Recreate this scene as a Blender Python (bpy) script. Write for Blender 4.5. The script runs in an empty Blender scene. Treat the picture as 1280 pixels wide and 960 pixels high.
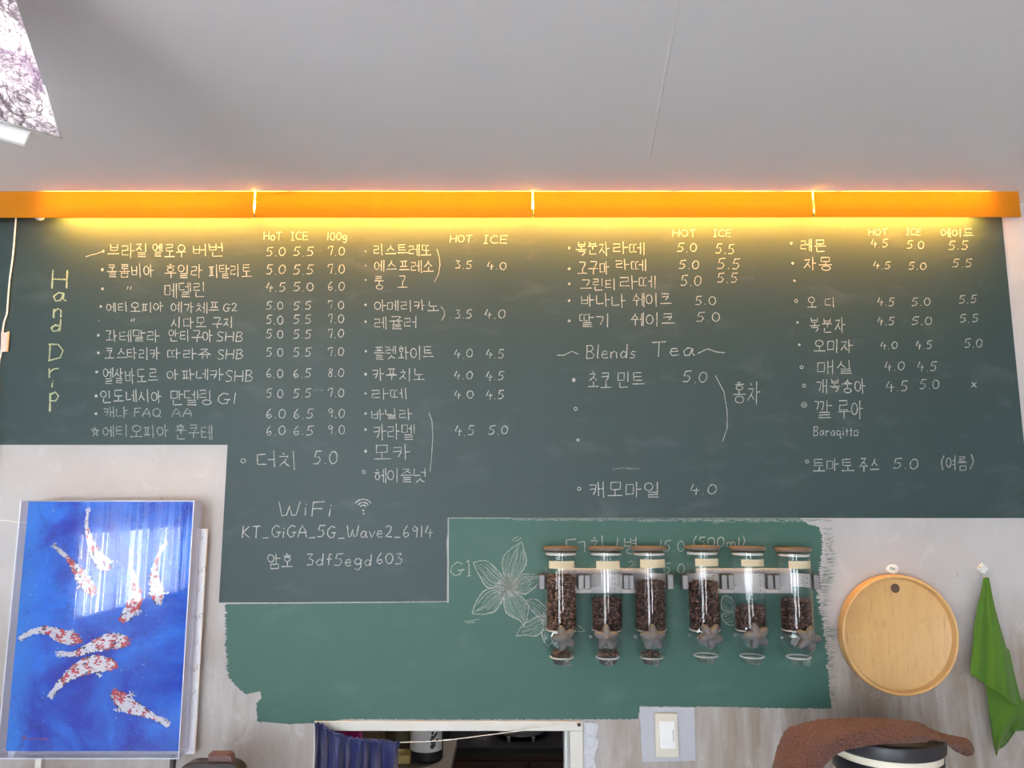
import bpy, bmesh, math, random
from mathutils import Vector, Matrix, noise
from mathutils.geometry import tessellate_polygon
SC = bpy.context.scene
COL = SC.collection
R = random.Random(7)
PI = math.pi

# ------------------------------------------------------------------ camera
CAMZ = 1.85; TH = math.atan(0.15); F = 960.0
cd = bpy.data.cameras.new('camera'); cam = bpy.data.objects.new('camera', cd); COL.objects.link(cam)
cd.sensor_fit = 'HORIZONTAL'; cd.sensor_width = 36; cd.lens = 36*F/1280; cd.clip_start = 0.02
cam.location = (0, 0, CAMZ); cam.rotation_euler = (PI/2+TH, 0, 0)
SC.camera = cam
# ------------------------------------------------------------------ sky and exposure
SKY = 13.0
TUBE = 118.0
w = bpy.data.worlds.new('sky'); SC.world = w; w.use_nodes = True
bg = w.node_tree.nodes['Background']; bg.inputs[1].default_value = SKY
wt = w.node_tree; wc = wt.nodes.new('ShaderNodeTexCoord'); wx = wt.nodes.new('ShaderNodeSeparateXYZ'); wr = wt.nodes.new('ShaderNodeValToRGB')
wt.links.new(wc.outputs['Generated'], wx.inputs[0]); wt.links.new(wx.outputs[2], wr.inputs[0]); wt.links.new(wr.outputs[0], bg.inputs[0])
wa = wt.nodes.new('ShaderNodeMath'); wa.operation = 'MULTIPLY_ADD'; wa.inputs[1].default_value = .5; wa.inputs[2].default_value = .5
wt.links.new(wx.outputs[2], wa.inputs[0]); wt.links.new(wa.outputs[0], wr.inputs[0])
wr.color_ramp.elements[0].position = .47; wr.color_ramp.elements[0].color = (1.55, 1.56, 1.58, 1)      # sunlit pale ground below the horizon
wr.color_ramp.elements[1].position = .53; wr.color_ramp.elements[1].color = (.72, .82, .96, 1)     # hazy sky
vs = SC.view_settings; SC.display_settings.display_device = 'sRGB'
vs.view_transform = 'Standard'; vs.look = 'None'; vs.gamma = 1; vs.use_curve_mapping = False; vs.exposure = 0.25

WY = 2.2            # the menu wall's front face

def P(px, py, Y=WY):
    u = (px-640)/F; v = (480-py)/F
    dy = math.cos(TH)-v*math.sin(TH); dz = math.sin(TH)+v*math.cos(TH)
    t = Y/dy
    return Vector((u*t, Y, CAMZ+dz*t))

CEIL = P(640, 239.2, 2.115).z+.0008
# ------------------------------------------------------------------ materials
MATS = {}
def lin(c):
    return tuple((x/255/12.92 if x/255 <= .04045 else ((x/255+.055)/1.055)**2.4) for x in c)+(1,)
class NT:
    def __init__(s, name):
        s.m = bpy.data.materials.new(name); s.m.use_nodes = True
        s.t = s.m.node_tree; s.n = s.t.nodes
        s.b = s.n['Principled BSDF']; s.o = s.n['Material Output']
    def new(s, typ, **kw):
        x = s.n.new(typ)
        for k, v in kw.items():
            if k.startswith('i_'): x.inputs[int(k[2:])].default_value = v
            else: setattr(x, k, v)
        return x
    def link(s, a, b): s.t.links.new(a, b)
    def coord(s, which='Object', scale=(1, 1, 1)):
        tc = s.new('ShaderNodeTexCoord'); mp = s.new('ShaderNodeMapping'); mp.inputs['Scale'].default_value = scale
        s.link(tc.outputs[which], mp.inputs[0]); return mp.outputs[0]
    def noise(s, vec, scale, detail=4, rough=.55, dist=0):
        x = s.new('ShaderNodeTexNoise'); x.inputs['Scale'].default_value = scale; x.inputs['Detail'].default_value = detail
        x.inputs['Roughness'].default_value = rough; x.inputs['Distortion'].default_value = dist
        s.link(vec, x.inputs['Vector']); return x.outputs['Fac']
    def ramp(s, fac, stops, interp='LINEAR'):
        x = s.new('ShaderNodeValToRGB'); cr = x.color_ramp; cr.interpolation = interp
        while len(cr.elements) < len(stops): cr.elements.new(.5)
        for e, (p, c) in zip(cr.elements, stops): e.position = p; e.color = c if len(c) == 4 else tuple(c)+(1,)
        s.link(fac, x.inputs[0]); return x.outputs[0]
    def mix(s, fac, a, b):
        x = s.new('ShaderNodeMix', data_type='RGBA')
        for sock, v in ((x.inputs[0], fac), (x.inputs[6], a), (x.inputs[7], b)):
            if hasattr(v, 'is_output'): s.link(v, sock)
            else: sock.default_value = v
        return x.outputs[2]
    def bump(s, h, strength=.3, dist=.002):
        x = s.new('ShaderNodeBump'); x.inputs['Strength'].default_value = strength; x.inputs['Distance'].default_value = dist
        s.link(h, x.inputs['Height']); s.link(x.outputs[0], s.b.inputs['Normal'])
    def math(s, op, a, b=0.0):
        x = s.new('ShaderNodeMath', operation=op)
        for i, v in enumerate((a, b)):
            if hasattr(v, 'is_output'): s.link(v, x.inputs[i])
            else: x.inputs[i].default_value = v
        return x.outputs[0]

def plain(name, rgb, rough=.5, metal=0, spec=.5, nz=None, bump=0):
    """nz = (scale, second colour): a faint mottling of the thing's own colour."""
    if name in MATS: return MATS[name]
    t = NT(name); b = t.b
    b.inputs['Roughness'].default_value = rough; b.inputs['Metallic'].default_value = metal
    b.inputs['Specular IOR Level'].default_value = spec
    sc, c2 = nz if nz else (30, tuple(min(255, x*1.06) for x in rgb))
    n = t.noise(t.coord(), sc)
    t.link(t.mix(n, lin(rgb), lin(c2)), b.inputs['Base Color'])
    if bump: t.bump(n, bump, .002)
    MATS[name] = t.m; return t.m

def emit(name, rgb, strength):
    t = NT(name); t.n.remove(t.b)
    e = t.new('ShaderNodeEmission'); e.inputs[0].default_value = tuple(rgb)+(1,); e.inputs[1].default_value = strength
    t.link(e.outputs[0], t.o.inputs[0]); MATS[name] = t.m; return t.m

def clear(name, tint=(.96, .98, .98), rough=.04, base=.06, ior=1.45, gl=(1, 1, 1)):
    t = NT(name); t.n.remove(t.b)
    tr = t.new('ShaderNodeBsdfTransparent'); tr.inputs[0].default_value = tuple(tint)+(1,)
    g = t.new('ShaderNodeBsdfGlossy'); g.inputs['Roughness'].default_value = rough; g.inputs[0].default_value = tuple(gl)+(1,)
    lw = t.new('ShaderNodeLayerWeight'); lw.inputs['Blend'].default_value = .5
    r0 = ((ior-1)/(ior+1))**2+base
    f = t.math('ADD', t.math('MULTIPLY', t.math('POWER', lw.outputs['Facing'], 3.2), .8), r0)
    mx = t.new('ShaderNodeMixShader'); t.link(f, mx.inputs[0]); t.link(tr.outputs[0], mx.inputs[1]); t.link(g.outputs[0], mx.inputs[2])
    t.link(mx.outputs[0], t.o.inputs[0]); MATS[name] = t.m; return t.m

def m_plaster():
    t = NT('plaster'); c = t.coord()
    sep = t.new('ShaderNodeSeparateXYZ'); t.link(c, sep.inputs[0]); X, Z = sep.outputs[0], sep.outputs[2]
    n1 = t.noise(c, 1.7, 6, .6, .6)
    st = t.noise(t.coord('Object', (9, 9, 1.3)), 2.0, 5, .65, .3)        # vertical trowel drag
    base = t.mix(t.ramp(n1, [(.3, (0, 0, 0)), (.7, (1, 1, 1))]), lin((176, 168, 164)), lin((190, 187, 186)))
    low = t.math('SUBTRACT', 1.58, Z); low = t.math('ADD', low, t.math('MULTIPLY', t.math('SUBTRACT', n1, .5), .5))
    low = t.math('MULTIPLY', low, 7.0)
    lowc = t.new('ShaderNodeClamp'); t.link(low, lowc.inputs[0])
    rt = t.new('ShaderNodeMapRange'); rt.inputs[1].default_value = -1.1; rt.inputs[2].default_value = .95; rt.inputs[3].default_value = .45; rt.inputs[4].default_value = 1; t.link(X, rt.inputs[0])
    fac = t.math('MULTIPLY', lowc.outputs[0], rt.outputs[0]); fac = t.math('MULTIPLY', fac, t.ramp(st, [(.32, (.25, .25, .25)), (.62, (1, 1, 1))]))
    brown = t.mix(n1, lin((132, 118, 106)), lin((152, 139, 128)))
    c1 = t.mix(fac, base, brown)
    sp = t.noise(c, 42, 3, .7); spk = t.ramp(sp, [(.70, (0, 0, 0)), (.74, (.55, .55, .55))])
    c2 = t.mix(spk, c1, lin((128, 124, 120)))
    wh = t.noise(t.coord('Object', (6, 6, 3)), 3.1, 6, .7, .8)
    c3 = t.mix(t.ramp(wh, [(.57, (0, 0, 0)), (.75, (.55, .55, .55))]), c2, lin((200, 198, 196)))
    t.link(c3, t.b.inputs['Base Color']); t.b.inputs['Roughness'].default_value = .85; t.b.inputs['Specular IOR Level'].default_value = .25
    t.bump(t.mix(.5, st, sp), .25, .004); return t.m
PLASTER = m_plaster()

def m_board(name, ca, cb, rough, spec, sc=2.2):
    t = NT(name); c = t.coord()
    n = t.noise(c, sc, 5, .6, .5)
    sm = t.noise(t.coord('Object', (1, 1, 2.2)), 6, 5, .6, .4)
    col = t.mix(n, lin(ca), lin(cb))
    smr = t.ramp(sm, [(.55, (0, 0, 0)), (.8, (.10, .10, .10))])
    col = t.mix(smr, col, lin((150, 160, 158)))
    t.link(col, t.b.inputs['Base Color']); t.b.inputs['Roughness'].default_value = rough; t.b.inputs['Specular IOR Level'].default_value = spec
    t.bump(t.noise(t.coord('Object', (60, 60, 260)), 1.0, 4), .12, .001); return t.m
BOARD = m_board('dark_chalkboard_paint', (47, 63, 63), (54, 70, 72), .46, .26)
PATCH = m_board('light_chalkboard_paint', (58, 91, 81), (63, 97, 88), .48, .25)

def m_chalk(name, rgb, lo, hi):
    t = NT(name); t.b.inputs['Base Color'].default_value = lin(rgb); t.b.inputs['Roughness'].default_value = .95; t.b.inputs['Specular IOR Level'].default_value = .05
    n = t.noise(t.coord(), 330, 3, .7); a = t.ramp(n, [(.3, (lo,)*3), (.62, (hi,)*3)])
    tr = t.new('ShaderNodeBsdfTransparent'); mx = t.new('ShaderNodeMixShader')
    t.link(a, mx.inputs[0]); t.link(tr.outputs[0], mx.inputs[1]); t.link(t.b.outputs[0], mx.inputs[2]); t.link(mx.outputs[0], t.o.inputs[0]); return t.m
CHALK = m_chalk('white_chalk', (196, 198, 190), .25, .85)
CHALKSOFT = m_chalk('faint_chalk', (188, 194, 186), .25, .6)
CHALKY = m_chalk('yellow_chalk', (190, 198, 156), .3, .95)
SMUDGE = m_chalk('chalk_smudge', (205, 208, 202), .02, .22)

def m_orange():
    t = NT('orange_acrylic'); t.n.remove(t.b)
    n = t.noise(t.coord(), 1.5, 2)
    d = t.new('ShaderNodeBsdfDiffuse'); t.link(t.mix(n, (.86, .31, .018, 1), (.92, .34, .02, 1)), d.inputs[0])
    tr = t.new('ShaderNodeBsdfTranslucent'); tr.inputs[0].default_value = (.52, .34, .008, 1)
    ad = t.new('ShaderNodeMixShader'); ad.inputs[0].default_value = .5
    t.link(d.outputs[0], ad.inputs[1]); t.link(tr.outputs[0], ad.inputs[2])
    g = t.new('ShaderNodeBsdfGlossy'); g.inputs['Roughness'].default_value = .25; fr = t.new('ShaderNodeFresnel'); fr.inputs[0].default_value = 1.4
    mx = t.new('ShaderNodeMixShader'); t.link(t.math('MULTIPLY', fr.outputs[0], .6), mx.inputs[0]); t.link(ad.outputs[0], mx.inputs[1]); t.link(g.outputs[0], mx.inputs[2])
    t.link(mx.outputs[0], t.o.inputs[0]); return t.m
ORANGE = m_orange()
TUBEM = emit('warm_tube_glow', (1, .52, .07), TUBE)
CEILM = plain('ceiling_paper', (206, 203, 204), .9, 0, .2, (1.2, (212, 210, 212)))
WHITE = plain('white_paint', (210, 207, 202), .5, nz=(14, (202, 197, 190)), bump=.1)
CREAM = plain('cream_frame_paint', (200, 195, 184), .55, nz=(20, (208, 204, 196)), bump=.15)
PLASW = plain('white_plastic', (214, 214, 212), .3)
GREYP = plain('grey_plastic', (88, 86, 87), .42, 0, .4)
GREYD = plain('dark_grey_plastic', (62, 60, 62), .5)
STEELW = plain('white_bracket_plastic', (186, 176, 172), .4)
CLEAR = clear('clear_plastic', (.955, .975, .985), .03, -.012, 1.45)
CLEAR2 = clear('clear_chute_plastic', (.93, .95, .95), .12, .06, 1.5)
COVER = clear('clear_acrylic_cover', (.98, .99, 1.0), .0, -.014, 1.49)
LILAC = clear('acrylic_side', (.90, .90, .98), .18, .14, 1.5)
FLOORM = plain('floor_tile', (206, 204, 202), .45, nz=(3, (216, 215, 213)))
ROOMW = plain('room_plaster', (208, 206, 204), .9, nz=(2, (218, 216, 214)))
BLACKP = plain('black_plastic', (38, 37, 42), .36, 0, .45)
STEEL = plain('brushed_steel', (190, 190, 190), .3, .65)
NAVY = None

# ------------------------------------------------------------------ mesh builder
class MB:
    def __init__(s): s.v = []; s.f = []; s.mi = []; s.cur = 0
    def add(s, vs, fs):
        o = len(s.v); s.v += [Vector(x) for x in vs]; s.f += [tuple(i+o for i in f) for f in fs]; s.mi += [s.cur]*len(fs)
    def box(s, a, b, bev=0):
        a = Vector(a); b = Vector(b); lo = Vector(map(min, a, b)); hi = Vector(map(max, a, b))
        if bev:
            bm = bmesh.new(); bmesh.ops.create_cube(bm, size=1)
            for v in bm.verts: v.co = Vector((lo[i]+(v.co[i]+.5)*(hi[i]-lo[i]) for i in range(3)))
            bmesh.ops.bevel(bm, geom=bm.edges[:], offset=bev, segments=2, profile=.5, affect='EDGES')
            s.bm(bm); return
        x0, y0, z0 = lo; x1, y1, z1 = hi
        s.add([(x0, y0, z0), (x1, y0, z0), (x1, y1, z0), (x0, y1, z0), (x0, y0, z1), (x1, y0, z1), (x1, y1, z1), (x0, y1, z1)],
              [(0, 3, 2, 1), (4, 5, 6, 7), (0, 1, 5, 4), (1, 2, 6, 5), (2, 3, 7, 6), (3, 0, 4, 7)])
    def bm(s, bm, M=None):
        bm.verts.index_update()
        s.add([(M @ v.co if M else v.co.copy()) for v in bm.verts], [[v.index for v in f.verts] for f in bm.faces]); bm.free()
    def lathe(s, c, prof, n=32, cap0=True, cap1=True, M=None, arc=None):
        c = Vector(c); vs = []; fs = []
        a0, a1 = arc if arc else (0, 2*PI); full = arc is None; m = n if full else n+1
        for r, z in prof:
            for k in range(m):
                a = a0+(a1-a0)*k/n; p = Vector((r*math.cos(a), r*math.sin(a), z))
                vs.append(c+(M @ p if M else p))
        for i in range(len(prof)-1):
            for k in range(n):
                k2 = (k+1) % m; fs.append((i*m+k, i*m+k2, (i+1)*m+k2, (i+1)*m+k))
        if full and cap0: fs.append(tuple(range(m-1, -1, -1)))
        if full and cap1: fs.append(tuple((len(prof)-1)*m+k for k in range(m)))
        s.add(vs, fs)
    def tube(s, pts, r, n=8, cap=True):
        pts = [Vector(p) for p in pts]; vs = []; fs = []
        rr = r if isinstance(r, (list, tuple)) else [r]*len(pts)
        up = Vector((.13, .21, .97))
        for i, p in enumerate(pts):
            d = (pts[min(i+1, len(pts)-1)]-pts[max(i-1, 0)]).normalized()
            a = d.cross(up)
            if a.length < 1e-4: a = d.cross(Vector((1, 0, 0)))
            a.normalize(); b = d.cross(a)
            for k in range(n):
                t = 2*PI*k/n; vs.append(p+a*math.cos(t)*rr[i]+b*math.sin(t)*rr[i])
        for i in range(len(pts)-1):
            for k in range(n): fs.append((i*n+k, i*n+(k+1) % n, (i+1)*n+(k+1) % n, (i+1)*n+k))
        if cap: fs.append(tuple(range(n-1, -1, -1))); fs.append(tuple((len(pts)-1)*n+k for k in range(n)))
        s.add(vs, fs)
    def prism(s, front, d):
        """front: polygon of 3D points; extruded by vector d."""
        n = len(front); d = Vector(d); front = [Vector(p) for p in front]
        tri = tessellate_polygon([front])
        s.add(front+[p+d for p in front], [tuple(t) for t in tri]+[tuple(i+n for i in reversed(t)) for t in tri]+[(i, (i+1) % n, (i+1) % n+n, i+n) for i in range(n)])
    def grid(s, rows):
        n = len(rows[0]); vs = [p for r in rows for p in r]
        s.add(vs, [(i*n+j, i*n+j+1, (i+1)*n+j+1, (i+1)*n+j) for i in range(len(rows)-1) for j in range(n-1)])
    def ribbon(s, pts, w, Y):
        """chalk stroke through pixel points laid on the plane y = Y; w in pixels."""
        if len(pts) < 2: return
        vs = []
        for i, p in enumerate(pts):
            a = pts[max(i-1, 0)]; b = pts[min(i+1, len(pts)-1)]
            dx, dy = b[0]-a[0], b[1]-a[1]; L = math.hypot(dx, dy) or 1e-6
            if 0 < i < len(pts)-1:
                d1 = Vector((p[0]-a[0], p[1]-a[1])); d2 = Vector((b[0]-p[0], b[1]-p[1]))
                if d1.length > 1e-6 and d2.length > 1e-6 and d1.normalized().dot(d2.normalized()) < -.2: dx, dy = d1; L = d1.length
            ww = w*R.uniform(.62, 1.12)/2
            nx, ny = -dy/L*ww, dx/L*ww
            vs += [P(p[0]+nx, p[1]+ny, Y), P(p[0]-nx, p[1]-ny, Y)]
        s.add(vs, [(2*i, 2*i+1, 2*i+3, 2*i+2) for i in range(len(pts)-1)])
    def build(s, name, mats, parent=None, smooth=False, auto=None, weld=False):
        me = bpy.data.meshes.new(name); o = bpy.data.objects.new(name, me); COL.objects.link(o)
        off = Vector((0, 0, 0)); p = parent
        while p is not None: off += Vector(p.location); p = p.parent
        vs = [v-off for v in s.v]
        me.from_pydata([tuple(v) for v in vs], [], s.f)
        for m in (mats if isinstance(mats, (list, tuple)) else [mats]): me.materials.append(m)
        me.polygons.foreach_set('material_index', s.mi)
        bm = bmesh.new(); bm.from_mesh(me)
        if weld: bmesh.ops.remove_doubles(bm, verts=bm.verts, dist=weld)
        bmesh.ops.recalc_face_normals(bm, faces=bm.faces); bm.to_mesh(me); bm.free()
        if smooth: me.polygons.foreach_set('use_smooth', [True]*len(me.polygons))
        me.update()
        if smooth and auto:
            me.set_sharp_from_angle(angle=math.radians(auto))
        if parent is not None: o.parent = parent
        return o

def thing(name, label, cat, loc, group=None):
    o = bpy.data.objects.new(name, None); COL.objects.link(o); o.location = loc; o.empty_display_size = .05
    return tag(o, label, cat, group)
def tag(o, label, cat, group=None):
    o['label'] = label; o['category'] = cat
    if group: o['group'] = group
    return o
def struct(o): o['kind'] = 'structure'; return o
def MOD(o, typ, **kw):
    m = o.modifiers.new(typ.lower(), typ)
    for k, v in kw.items(): setattr(m, k, v)
    return m

# ------------------------------------------------------------------ room shell
XL, XR, YB = -3.2, 2.9, -3.6
HL, HR = P(395, 910).x, P(721, 910).x; HT = P(560, 909).z; HB = .90          # hatch opening
m = MB()
T = .1
m.box((XL, WY, 0), (HL, WY+T, CEIL)); m.box((HR, WY, 0), (XR, WY+T, CEIL)); m.box((HL, WY, HT), (HR, WY+T, CEIL)); m.box((HL, WY, 0), (HR, WY+T, HB))
struct(m.build('wall_front', PLASTER))
m = MB(); m.box((XL, YB, -.05), (XR, WY, 0)); struct(m.build('floor', FLOORM))
m = MB(); m.box((XL, YB, CEIL), (XR, WY+T, CEIL+.05))
a, b = P(845, 20, 1.0), P(815, 180, 1.0)
def onceil(px, py):
    d = P(px, py, 1.0)-Vector((0, 0, CAMZ)); t = (CEIL-CAMZ)/d.z; return Vector((d.x*t, d.y*t, CEIL))
a, b = onceil(848, 4), onceil(812, 196); n_ = (b-a).cross(Vector((0, 0, 1))).normalized()*.004
dz = Vector((0, 0, -.0015))
m.add([a-n_, a+dz, a+n_, b-n_, b+dz, b+n_], [(0, 1, 4, 3), (1, 2, 5, 4)])
struct(m.build('ceiling', CEILM))
def wall_with_holes(name, axis, c, lo, hi, holes, t):
    """wall along axis ('x': runs in y at x=c; 'y': runs in x at y=c), holes (a0,a1,z0,z1)."""
    m = MB()
    def bx(a0, a1, z0, z1):
        if a1-a0 < 1e-4 or z1-z0 < 1e-4: return
        if axis == 'x': m.box((c, a0, z0), (c+t, a1, z1))
        else: m.box((a0, c, z0), (a1, c+t, z1))
    cur = lo
    for a0, a1, z0, z1 in holes:
        bx(cur, a0, 0, CEIL); bx(a0, a1, 0, z0); bx(a0, a1, z1, CEIL); cur = a1
    bx(cur, hi, 0, CEIL); return struct(m.build(name, ROOMW))
LW = [(-3.42, -1.55, .93, 1.64)]
RWN = [(-2.6, -.8, .5, 2.35), (.3, 1.25, .7, 2.3)]
wall_with_holes('wall_left', 'x', XL, YB, WY, LW, -.1)
wall_with_holes('wall_right', 'x', XR, YB, WY, [], .1)
wall_with_holes('wall_rear', 'y', YB, XL, XR, RWN, -.1)
def win(name, axis, c, a0, a1, z0, z1, nv):
    root = struct(bpy.data.objects.new(name, None)); COL.objects.link(root)
    m = MB(); e = .05
    def bx(p0, p1, q0, q1, mm, d=.04):
        if axis == 'x': mm.box((c-d, p0, q0), (c, p1, q1))
        else: mm.box((p0, c-d, q0), (p1, c, q1))
    bx(a0, a1, z0, z0+e, m); bx(a0, a1, z1-e, z1, m); bx(a0, a0+e, z0+e, z1-e, m); bx(a1-e, a1, z0+e, z1-e, m)
    for k in range(1, nv):
        x = a0+(a1-a0)*k/nv; bx(x-.02, x+.02, z0+e, z1-e, m)
    m.build('window_frame', WHITE, root)
    m = MB(); bx(a0+e, a1-e, z0+e, z1-e, m, .006); m.build('pane', CLEAR, root)
    ld = bpy.data.lights.new('daylight', 'AREA'); ld.shape = 'RECTANGLE'; lo = bpy.data.objects.new('daylight', ld); COL.objects.link(lo)
    ld.cycles.is_portal = True
    if axis == 'x':
        ld.size, ld.size_y = a1-a0, z1-z0; lo.location = (c-.06, (a0+a1)/2, (z0+z1)/2); lo.rotation_euler = (PI/2, 0, -PI/2)
    else:
        ld.size, ld.size_y = a1-a0, z1-z0; lo.location = ((a0+a1)/2, c-.06, (z0+z1)/2); lo.rotation_euler = (PI/2, 0, 0); lo.rotation_euler = (-PI/2, 0, PI) if False else (PI/2, 0, PI)
win('window_1', 'x', XL, *LW[0], 3)
win('window_2', 'y', YB, *RWN[0], 4)
win('window_3', 'y', YB, *RWN[1], 2)
SHEER = None
def m_sheer():
    t = NT('sheer_curtain'); t.n.remove(t.b)
    d = t.new('ShaderNodeBsdfDiffuse'); d.inputs[0].default_value = (.8, .82, .85, 1); tr = t.new('ShaderNodeBsdfTranslucent'); tr.inputs[0].default_value = (.75, .78, .82, 1)
    tp = t.new('ShaderNodeBsdfTransparent'); a = t.new('ShaderNodeAddShader'); t.link(d.outputs[0], a.inputs[0]); t.link(tr.outputs[0], a.inputs[1])
    mx = t.new('ShaderNodeMixShader'); wv = t.noise(t.coord('Object', (1, 26, .12)), 1.0, 4, .7)
    t.link(t.ramp(wv, [(.47, (.0,)*3), (.53, (.95,)*3)]), mx.inputs[0]); t.link(tp.outputs[0], mx.inputs[1]); t.link(a.outputs[0], mx.inputs[2]); t.link(mx.outputs[0], t.o.inputs[0]); return t.m
rows = []
for i in range(2):
    rows.append([(XL+.07+.025*math.sin(y*38)+.01*math.sin(y*91), y, 1.0+i*1.2) for y in [LW[0][0]-.08+k*.012 for k in range(int((LW[0][1]-LW[0][0]+.16)/.012))]])
m = MB(); m.grid(rows)
o = m.build('curtain', m_sheer(), None, True); tag(o, 'sheer white curtain hanging over the window in the left wall', 'curtain')

# white moulding at the wall top beyond the orange light covers
m = MB(); a, b = P(1268, 235, 2.16), P(1290, 246, 2.16); m.box((a.x, 2.16, b.z), (XR, WY, a.z), .003); struct(m.build('trim_1', PLASW))

# ------------------------------------------------------------------ ceiling light strip
PY = 2.115
edges = [-70, 318, 666, 1017, 1275]
tubes = [(64, 312), (316.5, 661), (664.8, 1012), (1015.8, 1230)]
lab = ['orange glowing light cover at the left end of the strip, dull at its left tip',
       'orange glowing light cover between the left end cover and the middle joint of the strip',
       'orange glowing light cover right of the middle joint of the strip, above the tea list',
       'orange glowing light cover at the right end of the strip, dull at its right tip']
for k in range(4):
    e0, e1 = edges[k]+(1.1 if k else 0), edges[k+1]-(1.1 if k < 3 else 0)
    tl, br = P(e0, 239.3, PY), P(e1, 272-.3*k, PY); tl.x = P(e0, 256, PY).x; br.x = P(e1, 256, PY).x; tr = P(e1, 240-k*.9, PY)
    root = thing('light_cover', lab[k], 'light', ((tl.x+br.x)/2, WY-.04, CEIL), 'orange light covers along the ceiling')
    m = MB(); m.box((tl.x, PY, br.z), (br.x, PY+.002, tl.z), 0); m.build('front_panel', ORANGE, root)
    a, b = P(tubes[k][0], 250, 2.155), P(tubes[k][1], 250, 2.155)
    zc = br.z+.049
    m = MB(); m.tube([(a.x, 2.146, zc), (b.x, 2.146, zc)], .011, 12); m.build('fluorescent_tube', TUBEM, root, True, 40)
    m = MB(); m.box((tl.x+.001, 2.176, zc-.012), (br.x-.001, WY-.0042, zc+.03), .003)
    for xx in (a.x-.004, b.x): m.box((xx, 2.136, zc-.012), (xx+.004, 2.18, zc+.012))
    m.build('batten', PLASW, root)
    m = MB()
    for q in (.12, .5, .88):
        x = tl.x+(br.x-tl.x)*q; m.box((x-.01, PY+.004, tl.z-.006), (x+.01, 2.1765, tl.z-.003)); m.box((x-.01, 2.15, tl.z-.004), (x+.01, 2.16, CEIL))
    m.build('hanger', PLASW, root)

# ------------------------------------------------------------------ chalkboards
BY = WY-.003
xr = P(1266, 420).x; xl = P(-60, 420).x; x1 = P(279.5, 655).x; x2 = P(559, 700).x
zt = P(640, 262).z; zb1 = P(140, 556).z; zb2 = P(417, 753).z; zb3 = P(920, 647.5).z
def Wp(x, z, Y=BY): return Vector((x, Y, z))
outline = [Wp(xl, zt), Wp(xr, zt), Wp(xr, zb3), Wp(x2, zb3), Wp(x2, zb2), Wp(x1, zb2), Wp(x1, zb1), Wp(xl, zb1)]
board = thing('chalkboard', 'large dark green menu chalkboard filled with white chalk writing under the orange lights', 'chalkboard', (0, WY, zb3))
m = MB(); m.prism(outline, (0, WY-BY-.0002, 0)); m.build('board_surface', BOARD, board)

def jag(pts, step=3, amp=.6, seed=1, close=True):
    r = random.Random(seed); out = []
    for i in range(len(pts)):
        a = pts[i]; b = pts[(i+1) % len(pts)]
        aa = amp
        if len(a) > 2: aa = a[2]
        L = math.hypot(b[0]-a[0], b[1]-a[1]); n = max(1, int(L/step)); hz = abs(b[1]-a[1]) > abs(b[0]-a[0])
        for k in range(n):
            t = k/n; x = a[0]+(b[0]-a[0])*t; y = a[1]+(b[1]-a[1])*t
            j = r.uniform(-aa, aa) if k else 0
            out.append((x+(j if hz else 0), y+(0 if hz else j)))
    return out
patch_pts = [(561, 648, .1), (1000, 648, .1), (1010, 655, .6), (1024, 659, 1.5), (1028, 672, 2.2), (1026, 700, 3), (1021, 735, 3.2), (1026, 770, 3), (1032, 800, 2.5), (1036, 850, 1.5), (1040, 886, .8),
             (960, 885, .8), (900, 883.5, .8), (800, 883, .8), (798, 899, .7), (560, 899.5, .6), (432, 899, .8), (405, 903.5, .8), (360, 905, .8), (322, 902, 1.2), (320, 880, .8), (327, 872, .5), (325, 864, .5), (308, 868, 1.0), (297, 860, 1.6), (285, 845, 2.5), (282.5, 800, 2.2), (282, 754.9, .1), (561, 753.2, .1)]
green = thing('painted_chalkboard', 'lighter green painted chalkboard patch with ragged brushed edges and a chalk flower', 'chalkboard', (0, WY, 1.3))
m = MB(); pj = jag(patch_pts, 1.1, .6, 3)
m.prism([P(x, y, WY-.0012) for x, y in pj], (0, .001, 0))
r = random.Random(5)
for k in range(420):                                                   # dry bristle streaks beyond the right edge
    y = r.uniform(660, 878); bx_ = 1030+6*math.sin(y*.03) if y < 780 else 1036
    amp = 14 if 690 < y < 800 else 7
    x0 = bx_+r.uniform(-7, 5); L = r.uniform(2, amp); h = r.uniform(.1, .38)
    m.add([P(x0, y-h, WY-.0011), P(x0+L, y-h*.3+r.uniform(-.4, .4), WY-.0011), P(x0, y+h, WY-.0011)], [(0, 1, 2)])
for k in range(40):
    y = r.uniform(760, 836); x0 = 284+r.uniform(-2, 2); L = r.uniform(1, 5)
    m.add([P(x0, y-.3, WY-.0011), P(x0-L, y, WY-.0011), P(x0, y+.3, WY-.0011)], [(0, 1, 2)])
m.build('paint_patch', PATCH, green)

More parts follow.
